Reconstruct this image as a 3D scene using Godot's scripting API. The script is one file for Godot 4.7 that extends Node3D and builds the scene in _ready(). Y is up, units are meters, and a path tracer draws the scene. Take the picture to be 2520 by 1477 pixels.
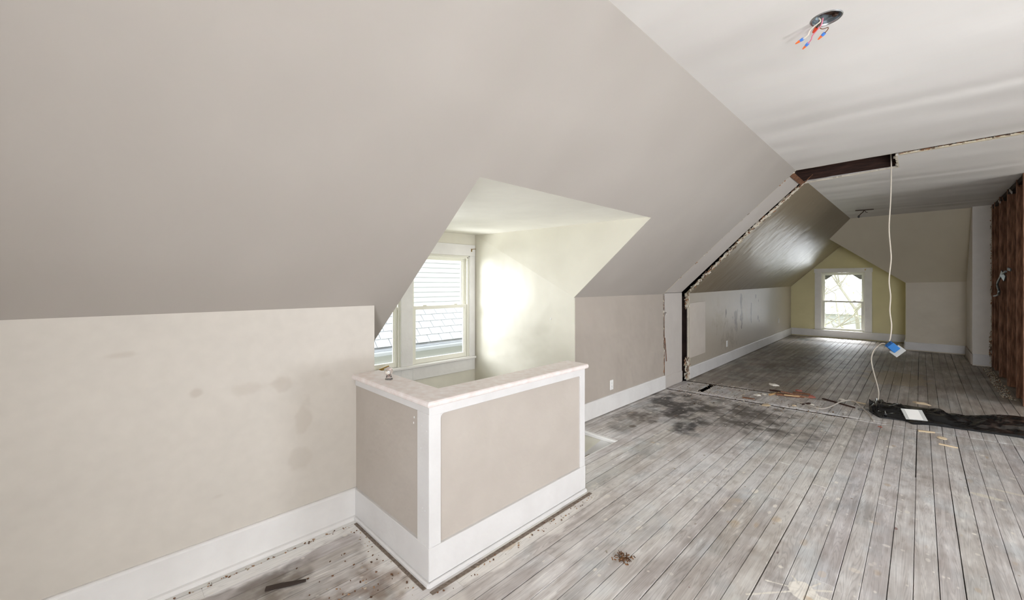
extends Node3D
# Attic under renovation. Metres, y up. The long axis of the attic is -z, the eave with the stair dormer is at -x.

const KX := -2.58                       # knee wall face
const EAVE := 1.356
const CX := -1.045                      # crease between slope and flat ceiling
const CY := 2.845
var M := {}
var rng := RandomNumberGenerator.new()
var uvf = null
var uv2f = null
var tint := Color(1, 1, 1)
var stair_edge := 0.0                   # where the floor boards end at the head of the stairs

# ---------------------------------------------------------------- small helpers
func sm(c: Color, rough := 0.6, metal := 0.0) -> StandardMaterial3D:
	var m := StandardMaterial3D.new()
	m.albedo_color = c; m.roughness = rough; m.metallic = metal
	return m

func c8(r: float, g: float, b: float) -> Color:
	return Color(r / 255.0, g / 255.0, b / 255.0)

func lin(c: Color) -> Color:
	return c.srgb_to_linear()

func begin() -> SurfaceTool:
	var st := SurfaceTool.new()
	st.begin(Mesh.PRIMITIVE_TRIANGLES)
	return st

func emit(st: SurfaceTool, p: Vector3, n: Vector3) -> void:
	if uvf != null: st.set_uv(uvf.call(p))
	if uv2f != null: st.set_uv2(uv2f.call(p))
	st.set_color(tint)
	st.set_normal(n)
	st.add_vertex(p)

func tri(st: SurfaceTool, a: Vector3, b: Vector3, c: Vector3, out: Vector3) -> void:
	var n := (b - a).cross(c - a)
	if n.length() < 1e-12: return
	n = n.normalized()
	if n.dot(out) < 0.0:
		n = -n
		emit(st, a, n); emit(st, b, n); emit(st, c, n)
	else:
		emit(st, a, n); emit(st, c, n); emit(st, b, n)

func quad(st: SurfaceTool, a: Vector3, b: Vector3, c: Vector3, d: Vector3, out: Vector3) -> void:
	tri(st, a, b, c, out)
	tri(st, a, c, d, out)

# closed solid: a (nearly flat) outline pushed by ext; back may differ from front point by point
func prism(st: SurfaceTool, poly: Array, ext: Vector3) -> void:
	var nn := Vector3.ZERO
	var cnt := poly.size()
	for i in cnt:
		var p: Vector3 = poly[i]
		var q: Vector3 = poly[(i + 1) % cnt]
		nn += p.cross(q)
	nn = nn.normalized()
	var ax := (poly[1] - poly[0] as Vector3).normalized()
	var ay := nn.cross(ax)
	var flat := PackedVector2Array()
	for p: Vector3 in poly: flat.append(Vector2((p - poly[0]).dot(ax), (p - poly[0]).dot(ay)))
	var idx := Geometry2D.triangulate_polygon(flat)
	for k in range(0, idx.size(), 3):
		tri(st, poly[idx[k]], poly[idx[k + 1]], poly[idx[k + 2]], -ext)
		tri(st, poly[idx[k]] + ext, poly[idx[k + 1]] + ext, poly[idx[k + 2]] + ext, ext)
	for i in cnt:
		var p: Vector3 = poly[i]
		var q: Vector3 = poly[(i + 1) % cnt]
		quad(st, p, q, q + ext, p + ext, (q - p).cross(nn))

func box(st: SurfaceTool, lo: Vector3, hi: Vector3) -> void:
	bbox(st, lo, hi, 0.0)

# box with chamfered edges
func bbox(st: SurfaceTool, lo: Vector3, hi: Vector3, bev: float) -> void:
	obox(st, Transform3D(Basis(), (lo + hi) / 2.0), hi - lo, bev)

func obox(st: SurfaceTool, t: Transform3D, size: Vector3, bev := 0.0) -> void:
	var h := size / 2.0
	h = h.abs()
	bev = minf(bev, minf(h.x, minf(h.y, h.z)) * 0.9)
	var ax := [Vector3.RIGHT, Vector3.UP, Vector3.BACK]
	for i in 3:
		var j := (i + 1) % 3
		var k := (i + 2) % 3
		for s in [-1.0, 1.0]:
			var f: Vector3 = ax[i] * h[i] * s
			var u: Vector3 = ax[j] * (h[j] - bev)
			var w: Vector3 = ax[k] * (h[k] - bev)
			quad(st, t * (f - u - w), t * (f + u - w), t * (f + u + w), t * (f - u + w), t.basis * (ax[i] * s))
			if bev > 0.0:
				for r in [-1.0, 1.0]:      # edge between face i,s and face j,r
					var e: Vector3 = ax[k] * (h[k] - bev)
					var p1: Vector3 = ax[i] * s * h[i] + ax[j] * r * (h[j] - bev)
					var p2: Vector3 = ax[i] * s * (h[i] - bev) + ax[j] * r * h[j]
					quad(st, t * (p1 - e), t * (p1 + e), t * (p2 + e), t * (p2 - e), t.basis * (ax[i] * s + ax[j] * r))
	if bev > 0.0:
		for sx in [-1.0, 1.0]:
			for sy in [-1.0, 1.0]:
				for sz in [-1.0, 1.0]:
					var q := Vector3(sx, sy, sz)
					tri(st, t * (Vector3(h.x, h.y - bev, h.z - bev) * q), t * (Vector3(h.x - bev, h.y, h.z - bev) * q), t * (Vector3(h.x - bev, h.y - bev, h.z) * q), t.basis * q)

# board between two points
func bar(st: SurfaceTool, a: Vector3, b: Vector3, w: float, h: float, up := Vector3.UP, bev := 0.0) -> void:
	var z := (b - a).normalized()
	var x := up.cross(z).normalized()
	var y := z.cross(x)
	obox(st, Transform3D(Basis(x, y, z), (a + b) / 2.0), Vector3(w, h, a.distance_to(b)), bev)

func smooth_path(pts: Array, steps := 8) -> Array:
	var c := Curve3D.new()
	for i in pts.size():
		var p: Vector3 = pts[i]
		var t := Vector3.ZERO
		if i > 0 and i < pts.size() - 1: t = (pts[i + 1] - pts[i - 1]) / 6.0
		c.add_point(p, -t, t)
	var out := []
	for i in pts.size() - 1:
		for s in steps: out.append(c.sample(i, s / float(steps)))
	out.append(pts[-1])
	return out

func tube(st: SurfaceTool, pts: Array, r: float, sides := 8, r_end := -1.0) -> void:
	var rings := []
	var ref := Vector3(0.31, 0.52, 0.79)
	for i in pts.size():
		var d: Vector3 = (pts[mini(i + 1, pts.size() - 1)] - pts[maxi(i - 1, 0)])
		d = d.normalized()
		var u := d.cross(ref).normalized()
		ref = u.cross(d)
		var w := d.cross(u)
		var rr := r if r_end < 0.0 else lerpf(r, r_end, i / float(pts.size() - 1))
		var ring := []
		for k in sides:
			var a := TAU * k / sides
			var n := u * cos(a) + w * sin(a)
			ring.append([pts[i] + n * rr, n])
		rings.append(ring)
	for i in rings.size() - 1:
		for k in sides:
			var a = rings[i][k]; var b = rings[i][(k + 1) % sides]
			var c = rings[i + 1][(k + 1) % sides]; var d = rings[i + 1][k]
			stri(st, a, b, c); stri(st, a, c, d)
	for e in [0, rings.size() - 1]:
		var dir: Vector3 = (pts[0] - pts[1]) if e == 0 else (pts[-1] - pts[-2])
		for k in range(1, sides - 1): tri(st, rings[e][0][0], rings[e][k][0], rings[e][k + 1][0], dir)

func stri(st: SurfaceTool, a: Array, b: Array, c: Array) -> void:    # smooth triangle of [point, normal]
	var n: Vector3 = (b[0] - a[0]).cross(c[0] - a[0])
	if n.dot(a[1] + b[1] + c[1]) < 0.0:
		emit(st, a[0], a[1]); emit(st, b[0], b[1]); emit(st, c[0], c[1])
	else:
		emit(st, a[0], a[1]); emit(st, c[0], c[1]); emit(st, b[0], b[1])

func lathe(st: SurfaceTool, prof: Array, t: Transform3D, sides := 20) -> void:   # prof: Vector2(radius, height)
	for i in prof.size() - 1:
		var p: Vector2 = prof[i]; var q: Vector2 = prof[i + 1]
		var n0 := Vector2(q.y - p.y, p.x - q.x).normalized()
		for k in sides:
			var pts := []
			for e in [[p, k], [p, k + 1], [q, k + 1], [q, k]]:
				var a: float = TAU * e[1] / sides
				var dir := Vector3(cos(a), 0, sin(a))
				pts.append([t * (dir * e[0].x + Vector3.UP * e[0].y), (t.basis * (dir * n0.x + Vector3.UP * n0.y)).normalized()])
			stri(st, pts[0], pts[1], pts[2]); stri(st, pts[0], pts[2], pts[3])

func obj(called: String, st: SurfaceTool, mat: Material, parent: Node = null) -> MeshInstance3D:
	var o := MeshInstance3D.new()
	o.mesh = st.commit()
	o.name = called
	o.material_override = mat
	return hang(o, parent)

func hang(o: Node3D, parent: Node = null) -> Node3D:
	if parent: parent.add_child(o, true)
	else:
		o.name = numbered(o.name)
		add_child(o, true)
	return o

var taken := {}
func numbered(n: String) -> String:
	if not taken.has(n):
		taken[n] = 0
		return n
	taken[n] += 1
	return "%s_%03d" % [n, taken[n]]

func tag(o: Node3D, label: String, category: String, group := "") -> Node3D:
	o.set_meta("label", label); o.set_meta("category", category)
	if group != "": o.set_meta("group", group)
	return o

func struct(called: String, st: SurfaceTool, mat: Material, label := "", category := "") -> MeshInstance3D:
	var o := obj(called, st, mat)
	o.set_meta("kind", "structure")
	if label != "": tag(o, label, category)
	return o

func base(called: String, at := Vector3.ZERO, turn := 0.0) -> Node3D:
	var o := Node3D.new()
	o.name = called
	o.position = at; o.rotation.y = turn
	hang(o)
	return o

func stuff(o: Node3D) -> Node3D:
	o.set_meta("kind", "stuff")
	return o

func rise(z: float) -> float:            # the far end of the old house stands a little higher
	return 0.08 * clampf((-z - 6.4) / 7.2, 0.0, 1.0)

func up(x: float, y: float, z: float) -> Vector3:
	return Vector3(x, y + rise(z), z)

func slope_y(x: float) -> float:
	return CY + (x - CX) * (CY - EAVE) / (CX - KX)

func R(a: float, b: float) -> float:
	return rng.randf_range(a, b)

# ---------------------------------------------------------------- textures
func noise(freq: float, octaves := 4, sd := 1, kind := FastNoiseLite.TYPE_SIMPLEX_SMOOTH) -> FastNoiseLite:
	var n := FastNoiseLite.new()
	n.noise_type = kind; n.frequency = freq; n.seed = sd
	n.fractal_type = FastNoiseLite.FRACTAL_FBM; n.fractal_octaves = octaves
	return n

func bytes(freq: float, octaves: int, sd: int, w: int, h: int, sw := 0, sh := 0) -> PackedByteArray:   # grey noise, stretched from sw x sh
	var im := noise(freq, octaves, sd).get_image(sw if sw else w, sh if sh else h, false, false, true)
	if sw: im.resize(w, h, Image.INTERPOLATE_CUBIC)
	im.convert(Image.FORMAT_L8)
	return im.get_data()

func ntex(freq: float, octaves: int, sd: int, lo: Color, hi: Color, size := 512) -> NoiseTexture2D:
	var t := NoiseTexture2D.new()
	t.width = size; t.height = size; t.seamless = true
	t.noise = noise(freq, octaves, sd)
	var g := Gradient.new()
	g.offsets = PackedFloat32Array([0.0, 1.0]); g.colors = PackedColorArray([lo, hi])
	t.color_ramp = g
	return t

func sstep(a: float, b: float, x: float) -> float:
	var t := clampf((x - a) / (b - a), 0.0, 1.0)
	return t * t * (3.0 - 2.0 * t)

# painted boards worn to grey wood: x0..x0+wx by z0..z0-wz metres
func floor_image(w: int, h: int, x0: float, wx: float, z0: float, wz: float, sd: int, wash: float, dark: bool, spots: Array) -> Image:
	var n1 := bytes(0.0022 * 1536 / w * 1.3, 4, sd, w, h)
	var n2 := bytes(0.011, 4, sd + 1, w, h)
	var n3 := bytes(0.07, 3, sd + 2, w, h, w, h / 4)
	var n4 := bytes(0.006, 3, sd + 3, w, h)
	var n5 := bytes(0.05, 4, sd + 4, w, h, w, h / 12)
	var out := PackedByteArray()
	out.resize(w * h * 3)
	var o := 0
	for i in w * h:
		var a := n1[i] / 255.0
		var b := n2[i] / 255.0
		var f := n3[i] / 255.0
		var cool := n4[i] / 255.0
		var st := n5[i] / 255.0
		var k := clampf((a * 0.45 + b * 0.6 + f * 0.3 + st * 0.6 - 0.975 + wash) * 1.25 + 0.5, 0.0, 1.0)
		var r := 180.0 + 52.0 * k
		var g := 172.0 + 57.0 * k
		var bl := 166.0 + 60.0 * k
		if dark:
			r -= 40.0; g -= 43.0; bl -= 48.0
		var cc := clampf((cool - 0.52) * 3.0, 0.0, 1.0)
		r -= 9.0 * cc; g -= 4.0 * cc; bl -= 1.0 * cc
		if f > 0.74 and b > 0.45:                 # flecks of paint
			r += 9.0; g += 9.0; bl += 8.0
		elif f < 0.27:
			r -= 7.0; g -= 8.0; bl -= 9.0
		out[o] = clampi(int(r), 0, 255); out[o + 1] = clampi(int(g), 0, 255); out[o + 2] = clampi(int(bl), 0, 255)
		o += 3
	var im := Image.create_from_data(w, h, false, Image.FORMAT_RGB8, out)
	var wob := noise(3.0, 4, sd + 9)
	for s in spots:   # x, z, rx, rz, colour, strength, softness (0 hard .. 1 soft), wobble
		stain(im, (s[0] - x0) / wx * w, (z0 - s[1]) / wz * h, s[2] / wx * w, s[3] / wz * h, s[4], s[5], s[6], s[7], wob, wx / w, wz / h)
	return im

func stain(im: Image, px: float, py: float, rx: float, ry: float, col: Color, strength: float, soft: float, wobble: float, wob: FastNoiseLite, mx: float, my: float) -> void:
	var k := 1.0 + wobble
	for y in range(maxi(0, int(py - ry * k)), mini(im.get_height(), int(py + ry * k) + 1)):
		for x in range(maxi(0, int(px - rx * k)), mini(im.get_width(), int(px + rx * k) + 1)):
			var d := Vector2((x - px) / rx, (y - py) / ry).length()
			d += wobble * 1.6 * wob.get_noise_2d(x * mx * 1.0, y * my * 1.0) * (1.0 if soft > 0.3 else 1.0)
			var a := strength * (1.0 - sstep(1.0 - soft, 1.0, d))
			if soft > 0.55: a *= clampf(0.75 + 1.0 * wob.get_noise_2d(x * mx * 3.0 + 7.0, y * my * 3.0), 0.0, 1.0)
			if a > 0.003: im.set_pixel(x, y, im.get_pixel(x, y).lerp(col, a))

func streak(im: Image, a: Vector2, b: Vector2, r: float, col: Color, strength: float, wob: FastNoiseLite) -> void:   # in pixels
	var n := int(a.distance_to(b)) + 1
	for i in n:
		var p := a.lerp(b, i / float(n))
		var rr := r * (0.7 + 0.9 * absf(wob.get_noise_1d(i * 0.03 + a.x)))
		for y in range(int(p.y - rr), int(p.y + rr) + 1):
			for x in range(int(p.x - rr), int(p.x + rr) + 1):
				if x >= 0 and y >= 0 and x < im.get_width() and y < im.get_height() and Vector2(x, y).distance_to(p) <= rr:
					im.set_pixel(x, y, im.get_pixel(x, y).lerp(col, strength))

func grain_image(w: int, h: int, sd: int, contrast: float) -> Image:   # growth rings along the height
	var big := noise(1.0, 2, sd)
	var n2 := bytes(0.05, 3, sd + 3, w, h, w, h / 12)
	var out := PackedByteArray()
	out.resize(w * h)
	for y in h:
		for x in w:
			var u := x / float(w) * 8.0
			var v := y / float(h) * 3.0
			var ring := u * 7.0 + 9.0 * big.get_noise_2d(u * 1.1, v * 0.55)
			var f := absf(fposmod(ring, 1.0) * 2.0 - 1.0)
			var g := 1.07 - contrast * (f * f) - contrast * 0.8 * (n2[y * w + x] / 255.0)
			out[y * w + x] = clampi(int(g * 255.0), 0, 255)
	return Image.create_from_data(w, h, false, Image.FORMAT_L8, out)

func smudge_image(w: int, h: int, sd: int, mw: float, mh: float, spots: Array) -> Image:
	var n1 := bytes(0.012, 4, sd, w, h)
	var n2 := bytes(0.09, 2, sd + 1, w, h)
	var out := PackedByteArray()
	out.resize(w * h * 3)
	for i in w * h:
		var g := 244.0 + 6.0 * (n1[i] / 255.0) + 5.0 * (n2[i] / 255.0) - 6.0
		out[i * 3] = int(g); out[i * 3 + 1] = int(g); out[i * 3 + 2] = int(g - 1.0)
	var im := Image.create_from_data(w, h, false, Image.FORMAT_RGB8, out)
	var wob := noise(4.0, 4, sd + 9)
	for s in spots: stain(im, s[0] / mw * w, (1.0 - s[1] / mh) * h, s[2] / mw * w, s[3] / mh * h, s[4], s[5], s[6], s[7], wob, mw / w, mh / h)
	return im

func tex(im: Image) -> ImageTexture:
	im.generate_mipmaps()
	return ImageTexture.create_from_image(im)

func paint(c: Color, rough: float, mottle: Texture2D, relief: Texture2D, cm: float, scale := 0.5) -> StandardMaterial3D:
	var m := sm(c, rough)
	m.albedo_texture = mottle
	m.uv1_triplanar = true; m.uv1_world_triplanar = true
	m.uv1_scale = Vector3.ONE * scale
	if relief:
		m.heightmap_enabled = true; m.heightmap_texture = relief; m.heightmap_scale = cm
	return m

func make_materials() -> void:
	var mott := ntex(0.006, 4, 5, Color(0.965, 0.962, 0.96), Color(1, 1, 1))
	var wave := ntex(0.009, 3, 8, Color.BLACK, Color.WHITE)
	var soft := ntex(0.006, 2, 12, Color.BLACK, Color.WHITE)
	var fine := ntex(0.05, 3, 9, Color.BLACK, Color.WHITE, 256)
	M.greige = paint(c8(186, 176, 165), 0.55, mott, wave, 1.2)
	M.slope = paint(c8(184, 177, 169), 0.5, mott, soft, 3.0, 0.3)  # same paint as the near knee wall, darkened to stand in for shade
	M.slope_far = paint(c8(142, 129, 107), 0.36, mott, wave, 1.6, 0.4)  # same paint as the hip slope, darkened to stand in for shade
	M.hip = paint(c8(223, 213, 190), 0.5, mott, wave, 1.0)  # lighter copy of the far slope paint, makes up for missing light
	M.ceil = paint(c8(234, 230, 225), 0.5, mott, soft, 2.6)
	M.ceil.uv1_scale = Vector3(0.12, 0.3, 0.34)
	M.cream = paint(c8(230, 226, 211), 0.55, mott, wave, 1.0)
	M.pale = paint(c8(238, 232, 222), 0.5, mott, fine, 0.15, 1.0)
	M.filler = paint(c8(150, 138, 126), 0.9, ntex(0.05, 4, 33, Color(0.7, 0.66, 0.62), Color(1, 1, 1), 256), fine, 0.4, 3.0)
	M.access = paint(c8(212, 203, 192), 0.5, mott, fine, 0.1, 1.0)
	M.greige_far = paint(c8(220, 210, 190), 0.5, mott, wave, 1.0)  # wall paint lightened to make up for missing light in the far room
	M.olive = paint(c8(222, 213, 168), 0.55, mott, wave, 1.0)
	M.panel = paint(c8(192, 183, 173), 0.5, mott, fine, 0.15, 1.0)
	M.white = paint(c8(238, 236, 233), 0.38, mott, fine, 0.12, 1.2)
	M.white3 = paint(c8(225, 223, 221), 0.38, mott, fine, 0.12, 1.2)
	M.dorm = paint(c8(240, 237, 226), 0.55, mott, wave, 0.6)
	M.white2 = paint(c8(226, 224, 222), 0.42, mott, fine, 0.2, 1.2)
	M.patch = paint(c8(208, 201, 194), 0.55, mott, wave, 1.0)
	M.sash = sm(c8(236, 234, 222), 0.4)
	M.cap = paint(c8(248, 242, 239), 0.42, ntex(0.03, 4, 15, c8(240, 231, 227), Color(1, 1, 1), 256), null, 0.0, 2.2)
	var wood := ntex(0.02, 4, 21, Color(0.55, 0.5, 0.46), Color(1, 1, 1), 256)
	M.stud = paint(c8(196, 148, 120), 0.75, wood, fine, 0.3, 1.0); M.stud.uv1_scale = Vector3(7, 0.8, 7)
	M.dark = paint(c8(62, 42, 31), 0.85, wood, fine, 0.3, 1.0)
	M.joist = paint(c8(74, 46, 34), 0.8, wood, fine, 0.3, 1.0); M.joist.uv1_scale = Vector3(0.8, 6, 6)
	M.lath = paint(c8(158, 112, 82), 0.8, wood, fine, 0.2, 3.0)
	M.crumb = sm(Color(1, 1, 1), 0.95); M.crumb.vertex_color_use_as_albedo = true
	M.dust = paint(c8(104, 92, 79), 0.95, ntex(0.04, 4, 31, Color(0.5, 0.47, 0.44), Color(1, 1, 1), 256), fine, 0.5, 3.0)
	M.glass = sm(Color(0.97, 1, 0.99, 0.04), 0.02); M.glass.transparency = BaseMaterial3D.TRANSPARENCY_ALPHA
	M.steel = sm(c8(190, 192, 194), 0.3, 1.0)
	M.zinc = sm(c8(150, 158, 162), 0.32, 0.9)
	M.brass = sm(c8(150, 122, 70), 0.35, 1.0)
	M.iron = sm(c8(70, 52, 42), 0.6, 0.6)
	M.plastic = sm(c8(242, 241, 238), 0.35)
	M.slot = sm(c8(60, 58, 55), 0.6)
	M.blue = sm(c8(46, 118, 188), 0.45)
	M.cable = sm(c8(226, 216, 200), 0.5)
	M.cable_grey = sm(c8(196, 188, 178), 0.55)
	M.poly = sm(c8(22, 22, 23), 0.24)
	M.paper = sm(c8(235, 233, 228), 0.6)
	M.paper_grey = sm(c8(190, 190, 186), 0.6)
	M.ball = sm(c8(238, 230, 226, ), 0.12); M.ball.albedo_color.a = 0.12; M.ball.refraction_enabled = true; M.ball.refraction_scale = 0.05
	M.rust = sm(c8(150, 92, 66), 0.7)
	var gr := tex(grain_image(1024, 1024, 77, 0.12))
	M.grain = gr
	var white := c8(222, 217, 210)
	var near_spots := [
		[-2.15, -0.45, 0.4, 0.6, c8(146, 140, 133), 0.55, 0.6, 0.4], [-2.57, -0.35, 0.17, 1.1, c8(250, 248, 244), 0.95, 0.2, 0.3], [-2.1, -1.14, 0.75, 0.13, c8(246, 243, 238), 0.9, 0.4, 0.5], [-1.65, -1.75, 0.11, 0.95, c8(246, 243, 238), 0.9, 0.5, 0.4],
		[-1.6, -1.15, 0.14, 0.16, white, 0.8, 0.6, 0.4], [-1.85, -2.75, 0.28, 0.5, c8(210, 205, 200), 0.75, 0.7, 0.5],
		[-2.05, -4.95, 0.42, 0.6, c8(40, 39, 40), 1.0, 0.95, 0.6], [-2.0, -4.75, 0.14, 0.2, c8(34, 33, 34), 0.95, 0.8, 0.6], [-2.35, -5.2, 0.22, 0.4, c8(48, 46, 46), 0.95, 0.9, 0.6], [-1.75, -4.35, 0.24, 0.4, c8(60, 59, 60), 0.95, 0.95, 0.6], [-1.25, -4.9, 0.25, 0.25, c8(78, 74, 70), 0.9, 0.95, 0.6], [-1.5, -5.35, 0.3, 0.25, c8(84, 78, 72), 0.9, 0.95, 0.6],
		[-2.25, -4.3, 0.3, 0.55, c8(96, 88, 80), 0.6, 0.9, 0.6], [-1.35, -5.2, 0.5, 0.6, c8(92, 86, 80), 0.55, 0.9, 0.8], [-0.9, -4.85, 0.3, 0.4, c8(100, 96, 92), 0.5, 0.9, 0.8],
		[-2.0, -5.35, 0.5, 0.3, c8(110, 102, 94), 0.5, 0.8, 0.6], [-2.15, -3.95, 0.05, 0.06, c8(90, 78, 66), 0.6, 0.5, 0.5], [-0.4, -5.6, 0.9, 0.25, c8(170, 162, 150), 0.4, 0.9, 0.6],
		[-2.25, -0.72, 0.12, 0.3, c8(120, 108, 98), 0.5, 0.8, 0.8], [-1.95, -0.85, 0.16, 0.18, c8(116, 90, 70), 0.55, 0.9, 1.0], [-2.1, -0.5, 0.2, 0.3, c8(128, 118, 108), 0.5, 0.9, 0.8],
		[-0.62, -3.55, 0.3, 0.5, c8(150, 136, 124), 0.3, 0.9, 0.8], [-0.75, -2.75, 0.28, 0.4, c8(150, 138, 126), 0.3, 0.9, 0.8], [-0.55, -4.2, 0.16, 0.3, c8(150, 140, 130), 0.3, 0.9, 0.8],
		[-0.9, -3.1, 0.08, 0.2, c8(190, 158, 112), 0.4, 0.8, 0.8], [-0.82, -2.8, 0.05, 0.1, c8(196, 160, 108), 0.5, 0.7, 0.8], [-0.5, -2.35, 0.18, 0.14, c8(120, 112, 108), 0.4, 0.9, 0.8],
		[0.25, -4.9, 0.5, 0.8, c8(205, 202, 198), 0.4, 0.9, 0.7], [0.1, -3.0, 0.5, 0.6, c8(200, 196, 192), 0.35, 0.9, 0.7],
		[-1.0, -3.6, 0.8, 1.0, c8(236, 234, 232), 0.75, 0.9, 0.6], [-0.4, -4.3, 0.7, 0.5, c8(232, 230, 228), 0.6, 0.9, 0.7], [-1.6, -5.0, 1.3, 0.75, c8(112, 106, 100), 0.6, 0.9, 0.6], [-1.3, -2.4, 0.35, 0.7, c8(226, 222, 216), 0.5, 0.9, 0.7],  # pale mid-floor paint dust, strengthened and widened to stand in for missing light
		[-0.405, -2.425, 0.062, 0.075, c8(255, 250, 240), 0.97, 0.1, 0.4], [-0.33, -2.40, 0.05, 0.035, c8(252, 247, 238), 0.95, 0.1, 0.6],
		[-0.36, -2.62, 0.02, 0.035, c8(230, 222, 212), 0.9, 0.15, 0.4], [-0.25, -2.78, 0.03, 0.025, c8(230, 222, 212), 0.85, 0.15, 0.5], [0.35, -4.4, 0.09, 0.03, c8(236, 230, 214), 0.8, 0.3, 0.5], [0.5, -4.6, 0.2, 0.02, c8(236, 230, 214), 0.7, 0.4, 0.4],
	]
	rng.seed = 11
	for k in 750:
		var r := R(0.003, 0.012) * (1.0 if rng.randf() < 0.85 else 2.0)
		var br := R(232, 255)
		near_spots.append([R(-2.5, 1.0), -pow(rng.randf(), 0.8) * 5.4 - 0.2, r, r * R(0.8, 2.2), c8(br, br - 5, br - 14), R(0.45, 0.9), 0.35, 0.5])
	for k in 90:
		near_spots.append([R(-2.5, 1.0), R(-5.6, -0.3), R(0.003, 0.008), R(0.005, 0.014), c8(R(100, 140), R(86, 116), R(70, 96)), R(0.3, 0.7), 0.5, 0.8])
	for k in 40:
		near_spots.append([R(-2.5, 1.0), R(-5.4, -1.2), R(0.008, 0.025), R(0.02, 0.06), c8(196, 160, 116), R(0.2, 0.45), 0.8, 0.8])
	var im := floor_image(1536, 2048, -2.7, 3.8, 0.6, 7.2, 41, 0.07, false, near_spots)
	var wob := noise(1.0, 3, 5)
	var sp := Vector2((-0.405 + 2.7) / 3.8 * 1536, (0.6 + 2.425) / 7.2 * 2048)
	for e in [[-78, -66, 2.0], [-62, -16, 1.5], [40, 24, 2.4], [-26, 22, 1.8], [24, -14, 2.2], [44, -6, 1.4], [20, 32, 1.8]]:
		streak(im, sp, sp + Vector2(e[0], e[1]), e[2], c8(245, 240, 230), 0.85, wob)
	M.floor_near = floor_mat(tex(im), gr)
	var far_spots := [
		[-0.3, -8.75, 0.42, 0.62, c8(176, 160, 134), 0.75, 0.12, 0.35], [0.76, -9.6, 0.1, 0.2, c8(196, 192, 186), 0.7, 0.3, 0.4], [0.62, -8.0, 0.12, 0.2, c8(176, 172, 164), 0.6, 0.3, 0.5],
		[-1.9, -7.2, 0.5, 0.5, c8(96, 92, 86), 0.5, 0.9, 0.8], [-1.3, -7.0, 0.5, 0.3, c8(172, 160, 142), 0.5, 0.9, 0.7], [-1.6, -9.0, 0.7, 1.2, c8(88, 78, 68), 0.5, 0.9, 0.8],
		[-2.1, -12.6, 0.3, 0.5, c8(78, 86, 84), 0.5, 0.9, 0.8], [-1.5, -12.2, 0.5, 0.5, c8(110, 116, 112), 0.4, 0.9, 0.8], [-2.2, -8.4, 0.2, 0.3, c8(150, 128, 108), 0.4, 0.8, 0.6],
		[0.8, -9.0, 0.12, 2.2, c8(150, 138, 120), 0.6, 0.7, 0.6],
	]
	for k in 160:
		var r := R(0.004, 0.014)
		far_spots.append([R(-2.5, 1.0), R(-9.5, -6.4), r, r * R(1, 2), c8(205, 200, 188), R(0.4, 0.8), 0.4, 0.5])
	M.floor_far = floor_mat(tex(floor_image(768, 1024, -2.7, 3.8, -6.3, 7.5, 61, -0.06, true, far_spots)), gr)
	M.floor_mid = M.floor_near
	# painted walls with their own marks
	var dirt := c8(222, 218, 213)
	M.knee_near = sm(c8(222, 215, 205), 0.5)  # same paint as the slope, lightened to make up for missing light
	M.knee_near.albedo_texture = tex(smudge_image(512, 192, 90, 3.9, 1.36, [   # x from z = 2.6 towards -1.3
		[2.65, 1.18, 0.07, 0.02, dirt, 0.45, 0.55, 0.5], [2.93, 0.955, 0.04, 0.028, dirt, 0.6, 0.55, 0.5], [3.18, 0.935, 0.13, 0.035, dirt, 0.35, 0.55, 0.8], [3.3, 0.925, 0.1, 0.04, dirt, 0.4, 0.55, 0.8],
		[3.42, 0.7, 0.05, 0.11, dirt, 0.4, 0.55, 0.7], [3.42, 0.45, 0.07, 0.1, dirt, 0.32, 0.55, 0.7], [3.02, 0.4, 0.05, 0.02, dirt, 0.3, 0.55, 0.7], [3.55, 0.95, 0.06, 0.03, dirt, 0.25, 0.55, 0.7]]))
	var wet := c8(138, 128, 122)
	M.knee_far = sm(c8(188, 178, 163), 0.4)
	M.knee_far.albedo_texture = tex(smudge_image(1024, 192, 95, 7.12, 1.36, [   # x from z = -6.49 towards -13.6
		[2.63, 1.18, 0.07, 0.2, wet, 0.9, 0.2, 0.5], [2.65, 0.86, 0.085, 0.22, wet, 0.85, 0.25, 0.5], [2.28, 0.86, 0.15, 0.14, wet, 0.75, 0.35, 0.5], [2.3, 0.66, 0.13, 0.16, c8(168, 160, 166), 0.6, 0.7, 0.6],
		[3.32, 0.9, 0.05, 0.24, wet, 0.9, 0.2, 0.5], [3.66, 1.25, 0.03, 0.05, c8(96, 84, 74), 0.9, 0.2, 0.5], [3.87, 1.13, 0.025, 0.04, c8(110, 98, 88), 0.9, 0.2, 0.5], [1.72, 0.96, 0.05, 0.08, c8(120, 108, 96), 0.85, 0.3, 0.5],
		[3.83, 0.75, 0.05, 0.07, c8(110, 98, 88), 0.85, 0.3, 0.5], [3.92, 0.67, 0.03, 0.04, c8(110, 98, 88), 0.85, 0.3, 0.5], [1.4, 0.9, 0.4, 0.3, c8(205, 196, 170), 0.5, 0.9, 0.6], [3.0, 0.95, 0.5, 0.3, c8(232, 224, 214), 0.6, 0.9, 0.6],
		[1.9, 0.5, 0.5, 0.3, c8(190, 182, 172), 0.5, 0.9, 0.8]]))

func floor_mat(t: Texture2D, gr: Texture2D) -> StandardMaterial3D:
	var m := sm(Color(1, 1, 1), 0.52)
	m.albedo_texture = t
	m.vertex_color_use_as_albedo = true
	m.detail_enabled = true; m.detail_albedo = gr; m.detail_blend_mode = BaseMaterial3D.BLEND_MODE_MUL
	m.detail_uv_layer = BaseMaterial3D.DETAIL_UV_2
	m.heightmap_enabled = true; m.heightmap_texture = t; m.heightmap_scale = 0.25
	return m

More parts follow.
